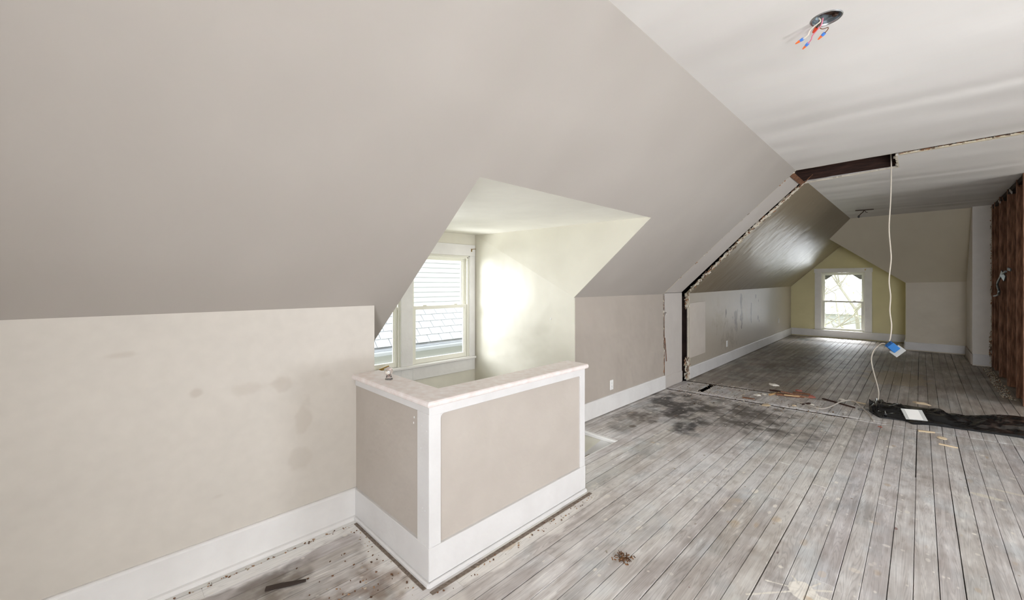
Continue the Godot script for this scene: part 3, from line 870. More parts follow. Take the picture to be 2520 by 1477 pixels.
# ---------------------------------------------------------------- stair dormer
func build_dormer() -> void:
	var xw := -4.225
	var st := begin()
	# far cheek, its cut edge a little askew
	var front := [Vector3(xw, -0.02, -3.52), Vector3(KX - 0.0006, -0.02, -3.52), Vector3(KX - 0.0036, EAVE + 0.0031, -3.505), Vector3(-1.7928, slope_y(-1.79) + 0.0029, -3.634), Vector3(-1.85, 2.145, -3.634), Vector3(xw, 2.16, -3.52)]
	var cl := begin()
	for k in [[0, 1, 2], [0, 2, 5], [2, 3, 5], [3, 4, 5]]: tri(cl, front[k[0]], front[k[1]], front[k[2]], Vector3.BACK)
	for k in [[0, 1, 2], [0, 2, 5], [2, 3, 5], [3, 4, 5]]: tri(cl, front[k[0]] + Vector3(0, 0, -0.12), front[k[1]] + Vector3(0, 0, -0.12), front[k[2]] + Vector3(0, 0, -0.12), Vector3.FORWARD)
	for k in 6:
		var a: Vector3 = front[k]; var b: Vector3 = front[(k + 1) % 6]
		quad(cl, a, b, b + Vector3(0, 0, -0.12), a + Vector3(0, 0, -0.12), Vector3(b.y - a.y, a.x - b.x, 0))
	struct("wall_dormer", cl, M.cream, "bright cream cheek wall of the stair dormer with the light switch", "wall")
	# near cheek
	st = begin()
	prism(st, [Vector3(xw, -0.02, -1.42), Vector3(-2.9, -0.02, -1.42), Vector3(-2.9, slope_y(-2.9) + 0.02, -1.42), Vector3(-1.82, slope_y(-1.82) + 0.02, -1.53), Vector3(-1.85, 2.16, -1.53), Vector3(xw, 2.16, -1.42)], Vector3(0, 0, 0.12))
	struct("wall_dormer", st, M.cream)
	# window wall
	st = begin()
	wall_x(st, xw - 0.14, xw, -3.7, -1.3, -2.6, 2.3, [[-2.407, -1.547, 0.545, 1.865], [-3.42, -2.56, 0.545, 1.865]])
	struct("wall_dormer", st, M.cream, "cream wall around the pair of dormer windows above the stairwell", "wall")
	st = begin()
	prism(st, [Vector3(-1.785, 2.132, -1.53), Vector3(-1.785, 2.132, -3.645), Vector3(xw, 2.15, -3.53), Vector3(xw, 2.15, -1.4)], Vector3(0, 0.012, 0))
	struct("ceiling_dormer", st, M.dorm, "cream ceiling of the stair dormer", "ceiling")
	st = begin()
	prism(st, [Vector3(-1.81, 2.17, -1.25), Vector3(-1.81, 2.17, -3.8), Vector3(-4.45, 2.2, -3.75), Vector3(-4.45, 2.2, -1.25)], Vector3(0, 0.3, 0))
	struct("ceiling_deck", st, M.dark)
	window("window_1", Vector3(xw, 0.545, -2.99), PI / 2, 0.86, 1.32, 0.085, 0.145, false, true, 0.505, 0.15, "right one of the paired dormer windows, double hung, clear of the slope")
	window("window_2", Vector3(xw, 0.545, -1.977), PI / 2, 0.86, 1.32, 0.085, 0.145, true, false, 0.505, 0.15, "left one of the paired dormer windows, mostly hidden by the slope")
	st = begin()
	bbox(st, Vector3(xw, 0.545, -2.56), Vector3(xw + 0.022, 1.87, -2.407), 0.004)
	bbox(st, Vector3(xw, 0.365, -2.56), Vector3(xw + 0.018, 0.515, -2.407), 0.003); bbox(st, Vector3(xw - 0.02, 0.515, -2.57), Vector3(xw + 0.05, 0.545, -2.4), 0.004)
	bbox(st, Vector3(xw, 1.87, -2.56), Vector3(xw + 0.023, 2.015, -2.407), 0.003)
	struct("trim_1", st, M.white)
	# stairwell below the floor
	st = begin()
	box(st, Vector3(xw, -2.6, -3.58), Vector3(-1.9, -0.02, -3.46))
	box(st, Vector3(xw, -2.6, -1.278), Vector3(-1.88, -0.02, -1.16)); box(st, Vector3(-1.9, -2.6, -2.5), Vector3(-1.78, -0.02, -1.2)); box(st, Vector3(-2.06, -2.6, -3.5), Vector3(-1.9, -0.022, -2.45))
	prism(st, [Vector3(xw, -0.02, -1.278), Vector3(-2.6, -0.02, -1.278), Vector3(-2.6, 1.35, -1.278), Vector3(-3.0, 0.95, -1.278), Vector3(xw, 0.95, -1.278)], Vector3(0, 0, 0.1))
	box(st, Vector3(-4.4, -2.7, -3.6), Vector3(-1.78, -2.6, -1.16))
	struct("wall_stairwell", st, M.cream)
	st = begin()
	var e := stair_edge
	bbox(st, Vector3(-2.57, -0.03, -3.48), Vector3(e + 0.001, 0.004, -3.44), 0.004)
	bbox(st, Vector3(e - 0.014, -0.2, -3.4395), Vector3(e + 0.0015, -0.0022, -2.48), 0.002)
	prism(st, [Vector3(e - 0.002, -0.0305, -3.47), Vector3(e - 0.002, -0.42, -3.47), Vector3(-4.15, -2.3, -3.47), Vector3(-4.15, -1.85, -3.47), Vector3(-2.215, -0.0305, -3.47)], Vector3(0, 0, 0.024))
	struct("trim_2", st, M.white)
	var stair := base("staircase")
	tag(stair, "steep stairs going down under the dormer window, behind the half wall", "stairs")
	for k in 8:
		var sx := -2.08 - 0.25 * k
		st = begin()
		bbox(st, Vector3(sx - 0.27, -0.2 * (k + 1) - 0.03, -3.435), Vector3(sx + 0.015, -0.2 * (k + 1), -2.5), 0.006)
		obj("tread", st, M.filler, stair)
		st = begin()
		box(st, Vector3(sx - 0.012, -0.2 * (k + 1), -3.435), Vector3(sx, -0.2 * k - 0.03, -2.5))
		obj("riser", st, M.white, stair)

# ---------------------------------------------------------------- the half wall round the stairs
func build_half_wall() -> void:
	var o := base("stair_half_wall", Vector3(-1.73, 0, -1.147))
	tag(o, "waist-high L-shaped half wall guarding the stairs, beige panels in white trim", "half wall")
	var st := begin()
	# core, local coordinates: x from -0.85 to 0, z from 0 to -1.32
	box(st, Vector3(-0.85, -0.02, -0.14), Vector3(-0.006, 0.885, -0.006)); box(st, Vector3(-0.14, -0.02, -1.31), Vector3(-0.006, 0.885, -0.14))
	obj("panel", st, M.panel, o)
	# cap with a rounded nose, mitred at the corner
	st = begin()
	var prof := []
	for k in 7:
		var a := -PI / 2 + PI * k / 6.0
		prof.append(Vector2(cos(a) * 0.016 + 0.008, sin(a) * 0.0165 + 0.9015))
	var inner := -0.17
	var loop := []
	for pr: Vector2 in prof: loop.append([pr.x, pr.y])
	loop.append([inner, 0.918]); loop.append([inner, 0.885])
	for k in loop.size():
		var a: Array = loop[k]; var b: Array = loop[(k + 1) % loop.size()]
		var out := Vector2(b[1] - a[1], a[0] - b[0])
		quad(st, Vector3(-0.86, a[1], a[0]), Vector3(a[0], a[1], a[0]), Vector3(b[0], b[1], b[0]), Vector3(-0.86, b[1], b[0]), Vector3(0, out.y, out.x))
		quad(st, Vector3(a[0], a[1], a[0]), Vector3(a[0], a[1], -1.345), Vector3(b[0], b[1], -1.345), Vector3(b[0], b[1], b[0]), Vector3(out.x, out.y, 0))
		tri(st, Vector3(-0.05, 0.9, -1.345), Vector3(a[0], a[1], -1.345), Vector3(b[0], b[1], -1.345), Vector3.FORWARD)
	obj("cap", st, M.cap, o)
	# white trim boards
	st = begin()
	bbox(st, Vector3(-0.84, 0.848, -0.01), Vector3(0.004, 0.886, 0.004), 0.002)
	bbox(st, Vector3(-0.012, 0.84, -1.315), Vector3(0.006, 0.886, 0.0028), 0.002)
	obj("frieze", st, M.white3, o)
	st = begin()
	bbox(st, Vector3(-0.104, 0.1, -0.014), Vector3(0.003, 0.85, 0.0055), 0.002); bbox(st, Vector3(-0.014, 0.1, -0.066), Vector3(0.005, 0.85, 0.0048), 0.002)
	obj("corner_post", st, M.white3, o)
	st = begin()
	bbox(st, Vector3(-0.15, 0.0, -1.325), Vector3(0.0055, 0.885, -1.27), 0.002)
	obj("end_post", st, M.white3, o)
	st = begin()        # soft inner corners of the paint line
	for q in [[-0.066, 0.84, -1, -1], [-1.27, 0.84, 1, -1], [-1.27, 0.165, 1, 1]]:
		var pts := [Vector3(0.0035, q[1], q[0])]
		for k in 6:
			var a := PI / 2 * k / 5.0
			pts.append(Vector3(0.0035, q[1] + q[3] * 0.022 * (1.0 - sin(a)), q[0] + q[2] * 0.022 * (1.0 - cos(a))))
		prism(st, pts, Vector3(-0.012, 0, 0))
	obj("corner_fillet", st, M.white3, o)
	st = begin()
	bbox(st, Vector3(-0.85, 0.016, -0.012), Vector3(0.0075, 0.187, 0.009), 0.002)
	bbox(st, Vector3(-0.014, 0.018, -1.325), Vector3(0.01, 0.184, 0.0078), 0.002)
	obj("baseboard", st, M.white3, o)
	st = begin()
	for seg in [[Vector3(-0.82, 0.008, 0.014), Vector3(0.022, 0.008, 0.014)], [Vector3(0.017, 0.008, 0.02), Vector3(0.017, 0.008, -1.325)]]:
		bar(st, seg[0], seg[1], 0.022, 0.026, Vector3.UP, 0.007)
	obj("shoe_moulding", st, M.white2, o)
	st = begin()
	for k in 6:
		obox(st, Transform3D(Basis(), Vector3(-R(0.01, 0.09), R(0.3, 0.82), 0.006)), Vector3(0.004, 0.006, 0.003), 0.001)
	for q in [[-0.15, 0.8], [-0.155, 0.77]]: obox(st, Transform3D(Basis(), Vector3(q[0], q[1], -0.005)), Vector3(0.006, 0.01, 0.004), 0.001)
	stuff(obj("paint_drip", st, M.white3, o))

# ---------------------------------------------------------------- ragged edges of the cut plaster
func crumbs(st: SurfaceTool, path: Array, across: Vector3, depth: Vector3, count: int, size: float, wild := 1.0) -> void:
	var cols := [c8(214, 205, 184), c8(226, 219, 204), c8(196, 184, 160), c8(168, 124, 92), c8(120, 98, 80), c8(226, 218, 202)]
	var len := 0.0
	for i in path.size() - 1: len += path[i].distance_to(path[i + 1])
	for k in count:
		var d := len * (k + rng.randf()) / count
		var i := 0
		while i < path.size() - 2 and d > path[i].distance_to(path[i + 1]):
			d -= path[i].distance_to(path[i + 1]); i += 1
		var along: Vector3 = (path[i + 1] - path[i]).normalized()
		var p: Vector3 = path[i] + along * d + across * R(-0.5, 0.5) * wild + depth * R(0.0, 1.0)
		var c: Color = cols[rng.randi_range(0, 5)]
		tint = lin(c * R(0.9, 1.0))
		var s := Vector3(size * R(0.35, 0.9), size * R(0.3, 0.7), size * R(0.6, 2.6))
		var b := Basis.looking_at(along, across.normalized() + depth.normalized() * 0.3)
		b = b * Basis.from_euler(Vector3(R(-0.4, 0.4), R(-0.4, 0.4), R(-1.5, 1.5)))
		chunk(st, Transform3D(b, p), s)
	tint = Color(1, 1, 1)

func chunk(st: SurfaceTool, t: Transform3D, s: Vector3) -> void:    # an uneven lump of 12 faces
	var v := []
	for sx in [-1.0, 1.0]:
		for sy in [-1.0, 1.0]:
			for sz in [-1.0, 1.0]:
				v.append(t * (Vector3(sx, sy, sz) * s * 0.5 * Vector3(R(0.55, 1.0), R(0.55, 1.0), R(0.55, 1.0))))
	for f in [[0, 1, 3, 2], [4, 5, 7, 6], [0, 1, 5, 4], [2, 3, 7, 6], [0, 2, 6, 4], [1, 3, 7, 5]]:
		var m: Vector3 = (v[f[0]] + v[f[1]] + v[f[2]] + v[f[3]]) / 4.0
		tri(st, v[f[0]], v[f[1]], v[f[2]], m - t.origin); tri(st, v[f[0]], v[f[2]], v[f[3]], m - t.origin)

# jagged thin band that follows a cut edge
func torn(st: SurfaceTool, path: Array, across: Vector3, thick: Vector3, w0: float, w1: float, step := 0.018) -> void:
	for i in path.size() - 1:
		var a: Vector3 = path[i]; var b: Vector3 = path[i + 1]
		var n := maxi(2, int(a.distance_to(b) / step))
		var last := R(w0, w1)
		for k in n:
			var p := a.lerp(b, k / float(n)); var q := a.lerp(b, (k + 1) / float(n))
			var w := clampf(last + R(-1, 1) * (w1 - w0) * 0.5, w0, w1)
			if rng.randf() < 0.06: w = w1 * R(1.0, 1.8)
			prism(st, [p - across * 0.002, q - across * 0.002, q + across * w, p + across * last], thick)
			last = w

func build_opening_edges() -> void:
	rng.seed = 99
	var far_edge := []          # cut edge of the far surfaces, seen end on
	var ins := 0.012
	far_edge.append(up(KX + 0.012, 0.0, -6.485)); far_edge.append(up(KX + 0.012, EAVE, -6.485))
	far_edge.append(on_slope(-1.7, -6.355, ins)); far_edge.append(on_slope(CX - 0.03, -6.455, ins))
	far_edge.append(Vector3(-0.175, CY - 0.018, -6.405))
	var near_edge := [Vector3(KX, 0.02, -5.632), Vector3(KX, EAVE, -5.612), on_slope(-1.83, -5.665), on_slope(CX, -5.80), Vector3(-0.17, CY, -5.752), Vector3(0.98, CY, -5.70)]
	var o := base("plaster_edge_3")
	o.set_meta("kind", "structure")
	tag(o, "ragged broken plaster edge with lath showing, on the far side of the removed partition", "plaster edge")
	var st := begin()
	crumbs(st, [far_edge[0], far_edge[0] + Vector3.UP * 0.34], Vector3(0, 0, 0.1), Vector3(-0.035, 0, 0.05), 170, 0.023)
	crumbs(st, [far_edge[0] + Vector3.UP * 1.12, far_edge[1]], Vector3(0, 0, 0.08), Vector3(-0.035, 0, 0.05), 130, 0.023)
	crumbs(st, [far_edge[1], far_edge[2], far_edge[3]], Vector3(0.02, -0.02, 0.03), Vector3(-0.02, 0.02, 0.03), 380, 0.024)
	stuff(obj("plaster_crumb", st, M.crumb, o))
	st = begin()
	torn(st, [far_edge[0], far_edge[1]], Vector3(0, 0, 1), Vector3(-0.02, 0, 0), 0.002, 0.014)
	torn(st, [far_edge[1], far_edge[2], far_edge[3]], Vector3(0, 0, 1), Vector3(-0.014, 0.014, 0), 0.004, 0.035)
	torn(st, [far_edge[3], far_edge[4]], Vector3(0, 0, 1), Vector3(0, 0.02, 0), 0.004, 0.022)
	torn(st, [Vector3(-0.172, CY - 0.018, -6.40), Vector3(-0.172, CY - 0.018, -5.80)], Vector3(-1, 0, 0), Vector3(0, 0.022, 0), 0.002, 0.02)
	obj("broken_plaster", st, sm(c8(222, 213, 196), 0.9), o)
	st = begin()
	for k in 22:         # lath ends peeping out
		var f := k / 21.0
		var p: Vector3 = far_edge[1].lerp(far_edge[2], f * 2.0) if f < 0.5 else far_edge[2].lerp(far_edge[3], f * 2.0 - 1.0)
		if rng.randf() < 0.3: continue
		var al := (far_edge[3] - far_edge[1] as Vector3).normalized()
		st = begin()
		bar(st, p + Vector3(-0.008, 0.008, 0.012), p + al * R(0.05, 0.16) + Vector3(-0.008, 0.008, 0.012 + R(0, 0.012)), 0.016, 0.008)
		obj("lath", st, M.lath, o)
	var o2 := base("plaster_edge_4")
	o2.set_meta("kind", "structure")
	tag(o2, "thin ragged plaster edge with brown lath along the near side of the removed partition", "plaster edge")
	st = begin()
	crumbs(st, [near_edge[0], near_edge[1]], Vector3(0, 0, 0.03), Vector3(-0.03, 0, -0.03), 170, 0.022)
	crumbs(st, [near_edge[1], near_edge[2], near_edge[3]], Vector3(0.004, -0.004, 0.006), Vector3(-0.02, 0.02, -0.02), 150, 0.02)
	crumbs(st, [Vector3(-0.15, CY - 0.012, -5.772), Vector3(0.98, CY - 0.012, -5.72)], Vector3(0, 0.004, 0.02), Vector3(0, 0.01, -0.02), 260, 0.016)
	stuff(obj("plaster_crumb", st, M.crumb, o2))
	st = begin()
	torn(st, [near_edge[0], near_edge[1]], Vector3(0, 0, -1), Vector3(-0.02, 0, 0), 0.001, 0.01)
	torn(st, [near_edge[1], near_edge[2], near_edge[3]], Vector3(0, 0, -1), Vector3(-0.014, 0.014, 0), 0.001, 0.008)
	torn(st, [near_edge[3], near_edge[4], near_edge[5]], Vector3(0, 0, -1), Vector3(0, 0.02, 0), 0.001, 0.007)
	torn(st, [Vector3(-0.16, CY - 0.02, -5.797), Vector3(0.98, CY - 0.02, -5.742)], Vector3(0, 0, 1), Vector3(0, 0.014, 0), 0.002, 0.03)
	obj("broken_plaster", st, sm(c8(208, 196, 172), 0.9), o2)
	st = begin()
	bar(st, Vector3(KX - 0.026, 0.1, -5.668), Vector3(KX - 0.026, 1.33, -5.65), 0.05, 0.02, Vector3.RIGHT)
	obj("lath", st, M.lath, o2)
	for k in 16:
		st = begin()
		var p := (near_edge[1] as Vector3).lerp(near_edge[2], k / 8.0) if k < 8 else (near_edge[2] as Vector3).lerp(near_edge[3], k / 8.0 - 1.0)
		var al := (near_edge[3] - near_edge[1] as Vector3).normalized()
		bar(st, p + Vector3(-0.012, 0.012, -0.014), p + al * R(0.08, 0.16) + Vector3(-0.012, 0.012, -0.014), 0.016, 0.01)
		obj("lath", st, M.lath, o2)
	for k in 9:
		st = begin()
		var xa := -0.12 + k * 0.12
		bar(st, Vector3(xa, CY - 0.004, ceil_edge(xa) - 0.02), Vector3(xa + R(0.05, 0.11), CY - 0.004, ceil_edge(xa) - 0.022), 0.014, 0.008)
		obj("lath", st, M.lath, o2)
	st = begin()            # curl of torn paper, and a sliver hanging from the wall strip
	obox(st, Transform3D(Basis.from_euler(Vector3(0.2, 0.5, 0.1)), Vector3(KX + 0.004, 1.075, -5.69)), Vector3(0.012, 0.03, 0.06), 0.002)
	obj("hanging_sliver", st, M.patch, o2)
	st = begin()
	obox(st, Transform3D(Basis.from_euler(Vector3(0.05, 0.3, 0.06)), Vector3(KX - 0.005, 0.56, -5.70)), Vector3(0.008, 0.34, 0.02), 0.002)
	obj("hanging_sliver", st, M.lath, o2)
	# open joist bay in the ceiling
	var bay := base("ceiling_joist")
	tag(bay, "dark brown joist exposed in the open ceiling bay", "joist")
	st = begin()
	bbox(st, Vector3(-1.32, CY + 0.004, -6.5), Vector3(0.3, CY + 0.16, -6.45), 0.004)
	obj("joist", st, M.joist, bay)
	st = begin()
	bbox(st, Vector3(-1.2, CY + 0.035, -5.80), Vector3(0.3, CY + 0.16, -5.765), 0.004)
	obj("joist", st, M.joist, bay)
	st = begin()
	box(st, Vector3(-1.3, CY + 0.155, -6.5), Vector3(0.3, CY + 0.175, -5.76)); box(st, Vector3(-0.172, CY + 0.012, -6.45), Vector3(-0.15, CY + 0.16, -5.8))
	obj("bay_board", st, M.dark, bay)
	st = begin()         # rafter foot at the top of the slope
	var e := on_slope(-1.1, -6.0, -0.03)
	bar(st, on_slope(-1.085, -5.83, -0.012), on_slope(-1.085, -6.42, -0.012), 0.055, 0.03, Vector3(0.697, -0.717, 0), 0.003)
	obj("blocking", st, M.lath, bay)
	st = begin()
	prism(st, [on_slope(-1.1, -5.83, -0.03), on_slope(-1.1, -6.44, -0.03), on_slope(-1.1, -6.44, -0.03) + Vector3(-0.02, 0.17, 0), on_slope(-1.1, -5.83, -0.03) + Vector3(-0.02, 0.17, 0)], Vector3(-0.03, 0, 0))
	obj("bay_board", st, M.joist, bay)
	# dark stud edge behind the wall gap
	st = begin()
	bbox(st, Vector3(KX - 0.16, 0.0, -6.62), Vector3(KX - 0.06, 1.3, -6.57), 0.003)
	tag(obj("wall_stud", st, M.dark), "dark stud inside the open gap of the knee wall", "stud")

# ---------------------------------------------------------------- bare stud wall on the right
func build_stud_wall() -> void:
	rng.seed = 5
	var o := base("wall_right")
	o.set_meta("kind", "structure")
	tag(o, "bare brown stud wall at the right with no plaster", "wall")
	for z in [-10.88, -10.6, -9.93, -9.17, -8.36, -7.86]:
		var st := begin()
		bbox(st, Vector3(0.872 + R(-0.004, 0.006), rise(z), z - 0.05), Vector3(0.985, CY - 0.01 + rise(z), z), 0.004)
		obj("stud", st, M.stud, o)
	var st := begin()
	prism(st, [up(0.985, -0.16, -7.9), up(0.985, -0.16, -11.2), up(0.985, CY, -11.2), up(0.985, CY, -7.9)], Vector3(0.03, 0, 0))
	obj("back_board", st, M.dark, o)
	st = begin()
	prism(st, [up(0.88, CY - 0.09, -7.86), up(0.88, CY - 0.09, -10.95), up(0.88, CY - 0.03, -10.95), up(0.88, CY - 0.03, -7.86)], Vector3(0.1, 0, 0))
	obj("top_plate", st, M.dark, o)
	for k in 4:       # scraps of plaster and lath left under the ceiling
		st = begin()
		var z := [-9.55, -8.75, -8.2, -9.9][k] as float
		bar(st, up(0.878, CY - 0.1 - R(0, 0.05), z), up(0.878, CY - 0.06, z - R(0.12, 0.26)), 0.01, 0.035, Vector3.UP, 0.002)
		obj("lath", st, M.patch if k % 2 else M.lath, o)
	# crumbled edge of the pale return wall
	var e := base("plaster_edge_5")
	e.set_meta("kind", "structure")
	tag(e, "crumbling vertical plaster edge between the pale wall return and the studs", "plaster edge")
	st = begin()
	crumbs(st, [up(0.872, 0.2, -10.945), up(0.872, CY - 0.03, -10.945)], Vector3(0.03, 0, 0), Vector3(0.012, 0, 0.01), 300, 0.018)
	crumbs(st, [up(0.872, 0.05, -10.945), up(0.872, 0.6, -10.945)], Vector3(0.06, 0, 0), Vector3(0.012, 0, 0.02), 110, 0.024)
	stuff(obj("plaster_crumb", st, M.crumb, e))
	st = begin()
	torn(st, [up(0.872, 0.02, -10.95), up(0.872, CY - 0.03, -10.95)], Vector3(1, 0, 0), Vector3(0, 0, 0.012), 0.001, 0.02, 0.03)
	obj("broken_plaster", st, sm(c8(206, 196, 178), 0.9), e)
	# rubble along the foot of the studs
	var r := begin()
	crumbs(r, [up(0.8, 0.003, -8.2), up(0.8, 0.003, -10.85)], Vector3(0.11, 0, 0), Vector3(0, 0.004, 0), 300, 0.014)
	tag(stuff(obj("rubble", r, M.crumb)), "strip of plaster crumbs along the foot of the bare studs", "rubble")
	var cs := base("cable_scrap")
	st = begin()
	tube(st, smooth_path([Vector3(0.86, 1.68, -9.15), Vector3(0.85, 1.62, -9.5), Vector3(0.848, 1.5, -9.9), Vector3(0.85, 1.4, -9.75), Vector3(0.85, 1.33, -9.85), Vector3(0.855, 1.3, -10.4)], 6), 0.014, 6)
	obj("cable", st, M.zinc, cs)
	st = begin()
	obox(st, Transform3D(Basis.from_euler(Vector3(0.6, 0.2, 0)), Vector3(0.855, 1.62, -9.35)), Vector3(0.015, 0.09, 0.16), 0.003)
	obj("clip", st, M.zinc, cs)
	st = begin()
	obox(st, Transform3D(Basis.from_euler(Vector3(0.2, 0.2, 0)), Vector3(0.858, 1.7, -8.78)), Vector3(0.015, 0.04, 0.09), 0.003)
	obj("clip", st, M.zinc, cs)
	tag(cs, "bent scrap of grey cable stapled across the bare studs", "cable")

# ---------------------------------------------------------------- things
func plate(called: String, at: Vector3, turn: float, kind: String, label: String, cat: String, ls := 1.0) -> Node3D:
	var o := base(called, at, turn)
	var st := begin()
	bbox(st, Vector3(-0.036, -0.058, 0), Vector3(0.036, 0.058, 0.006), 0.003)
	obj("cover_plate", st, M.plastic, o)
	if kind == "switch":
		st = begin()
		obox(st, Transform3D(Basis.from_euler(Vector3(-0.5, 0, 0)), Vector3(0, 0.002, 0.01)), Vector3(0.009, 0.02, 0.016), 0.002)
		obj("toggle", st, M.plastic, o)
		st = begin()
		bbox(st, Vector3(-0.006, -0.014, 0.004), Vector3(0.006, 0.016, 0.0065), 0.001)
		obj("slot", st, M.slot, o)
	else:
		for s in [-0.02, 0.02]:
			st = begin()
			bbox(st, Vector3(-0.017, s - 0.014, 0.004), Vector3(0.017, s + 0.014, 0.008), 0.004)
			var sk := obj("socket", st, M.plastic, o)
			st = begin()
			for q in [[-0.006, 0.003], [0.006, 0.003], [0.0, -0.007]]: box(st, Vector3(q[0] - 0.0012, s + q[1] - 0.004, 0.006), Vector3(q[0] + 0.0012, s + q[1] + 0.004, 0.0083))
			obj("slot", st, M.slot, sk)
	st = begin()
	for s in ([-0.042, 0.042] if kind == "switch" else [0.0]):
		st = begin()
		lathe(st, [Vector2(0.0035, 0), Vector2(0.003, 0.002), Vector2(0, 0.0022)], Transform3D(Basis(Vector3.RIGHT, PI / 2), Vector3(0, s, 0.006)), 8)
		obj("screw", st, M.plastic, o)
	tag(o, label, cat)
	return o

func build_things() -> void:
	rng.seed = 321
	plate("light_switch", Vector3(-2.9, 1.11, -3.517), 0.0, "switch", "white toggle light switch on the bright cream dormer cheek", "switch")
	plate("wall_outlet", Vector3(KX, 0.31, -4.235), PI / 2, "outlet", "white outlet low on the knee wall between dormer and partition", "outlet", 1.0)
	plate("wall_outlet", up(KX + 0.012, 0.36, -8.25), PI / 2, "outlet", "white outlet low on the stained far knee wall", "outlet")
	plate("wall_outlet", up(KX + 0.012, 0.5, -12.2), PI / 2, "outlet", "small outlet low on the knee wall near the gable window", "outlet")
	var st := begin()
	prism(st, [up(KX + 0.013, 0.335, -6.505), up(KX + 0.013, 0.34, -7.15), up(KX + 0.013, 1.205, -7.15), up(KX + 0.013, 1.195, -6.505)], Vector3(0.008, 0, 0))
	tag(obj("access_panel", st, M.access), "plain pale access panel flush on the far knee wall beside the dark gap", "panel")
	window("window_3", Vector3(-1.4425, 0.28, -13.6), 0.0, 0.885, 1.515, 0.14, 0.11, true, true, 0.50, 0.0, "double hung gable window at the far end, bare branches outside")
	# curtain rod brackets on the window heads
	for b in [[Vector3(-4.2, 1.945, -3.44), PI / 2, "small brass curtain rod bracket on the dormer window head"], [Vector3(-0.99, 1.86, -13.575), 0.0, "small curtain rod bracket on the head of the far gable window"]]:
		var o := base("rod_bracket", b[0], b[1])
		st = begin()
		bbox(st, Vector3(-0.008, -0.02, 0), Vector3(0.008, 0.02, 0.003), 0.001)
		obj("back_plate", st, M.brass, o)
		st = begin()
		tube(st, [Vector3(0, 0.01, 0.002), Vector3(0, 0.012, 0.03), Vector3(0.012, 0.014, 0.045), Vector3(0.03, 0.016, 0.046)], 0.004, 6)
		obj("arm", st, M.brass, o)
		tag(o, b[2], "bracket")
	# catch on the left dormer window
	var c := base("window_catch", Vector3(-4.205, 0.553, -2.165), PI / 2)
	st = begin()
	bbox(st, Vector3(-0.03, -0.008, -0.008), Vector3(0.03, 0.006, 0.01), 0.002)
	obj("foot", st, M.brass, c)
	st = begin()
	tube(st, [Vector3(-0.03, 0.004, 0.004), Vector3(0.02, 0.02, 0.02), Vector3(0.075, 0.035, 0.026)], 0.008, 6)
	obj("lever", st, M.brass, c)
	tag(c, "small brass window catch at the foot of the left dormer window", "catch")
	# glass knob on the cap
	var k := base("glass_knob", Vector3(-2.285, 0.918, -1.225))
	st = begin()
	lathe(st, [Vector2(0, 0.0), Vector2(0.022, 0.0), Vector2(0.023, 0.004), Vector2(0.019, 0.014), Vector2(0.015, 0.024), Vector2(0.014, 0.03)], Transform3D(), 20)
	obj("flared_foot", st, M.ball, k)
	st = begin()
	var pf := []
	for i in 13:
		var a := -1.1 + (PI / 2 + 1.1) * i / 12.0
		pf.append(Vector2(0.025 * cos(a), 0.053 + 0.025 * sin(a)))
	lathe(st, pf, Transform3D(), 24)
	obj("globe", st, M.ball, k)
	st = begin()
	lathe(st, [Vector2(0, 0.018), Vector2(0.004, 0.02), Vector2(0.0055, 0.03), Vector2(0.003, 0.038), Vector2(0, 0.039)], Transform3D(), 10)
	obj("core", st, M.rust, k)
	tag(k, "small clear glass knob with round top standing on the half wall cap", "knob")
	ceiling_box()
	# remains of a fitting on the far ceiling
	var f := base("ceiling_bracket", up(-0.73, CY - 0.02, -9.85))
	st = begin()
	obox(st, Transform3D(Basis.from_euler(Vector3(0, 0.25, 0.0)), Vector3(0, -0.01, 0)), Vector3(0.26, 0.012, 0.03), 0.003)
	obj("strap", st, M.iron, f)
	st = begin()
	tube(st, [Vector3(0, -0.01, 0), Vector3(-0.02, -0.05, 0.01), Vector3(-0.05, -0.075, 0.01), Vector3(-0.075, -0.11, 0.015)], 0.007, 6)
	tube(st, [Vector3(0, -0.01, 0), Vector3(0.02, -0.05, 0.0), Vector3(0.045, -0.06, 0.0)], 0.005, 6)
	obj("wire", st, M.iron, f)
	st = begin()
	lathe(st, [Vector2(0.0, -0.15), Vector2(0.014, -0.14), Vector2(0.016, -0.115), Vector2(0.008, -0.1), Vector2(0, -0.1)], Transform3D(Basis(), Vector3(-0.078, 0.0, 0.015)), 8)
	obj("wire_cap", st, M.slot, f)
	tag(f, "rusty strap and loose wires left on the far ceiling", "bracket")
	hanging_cable()
	plastic_sheet()

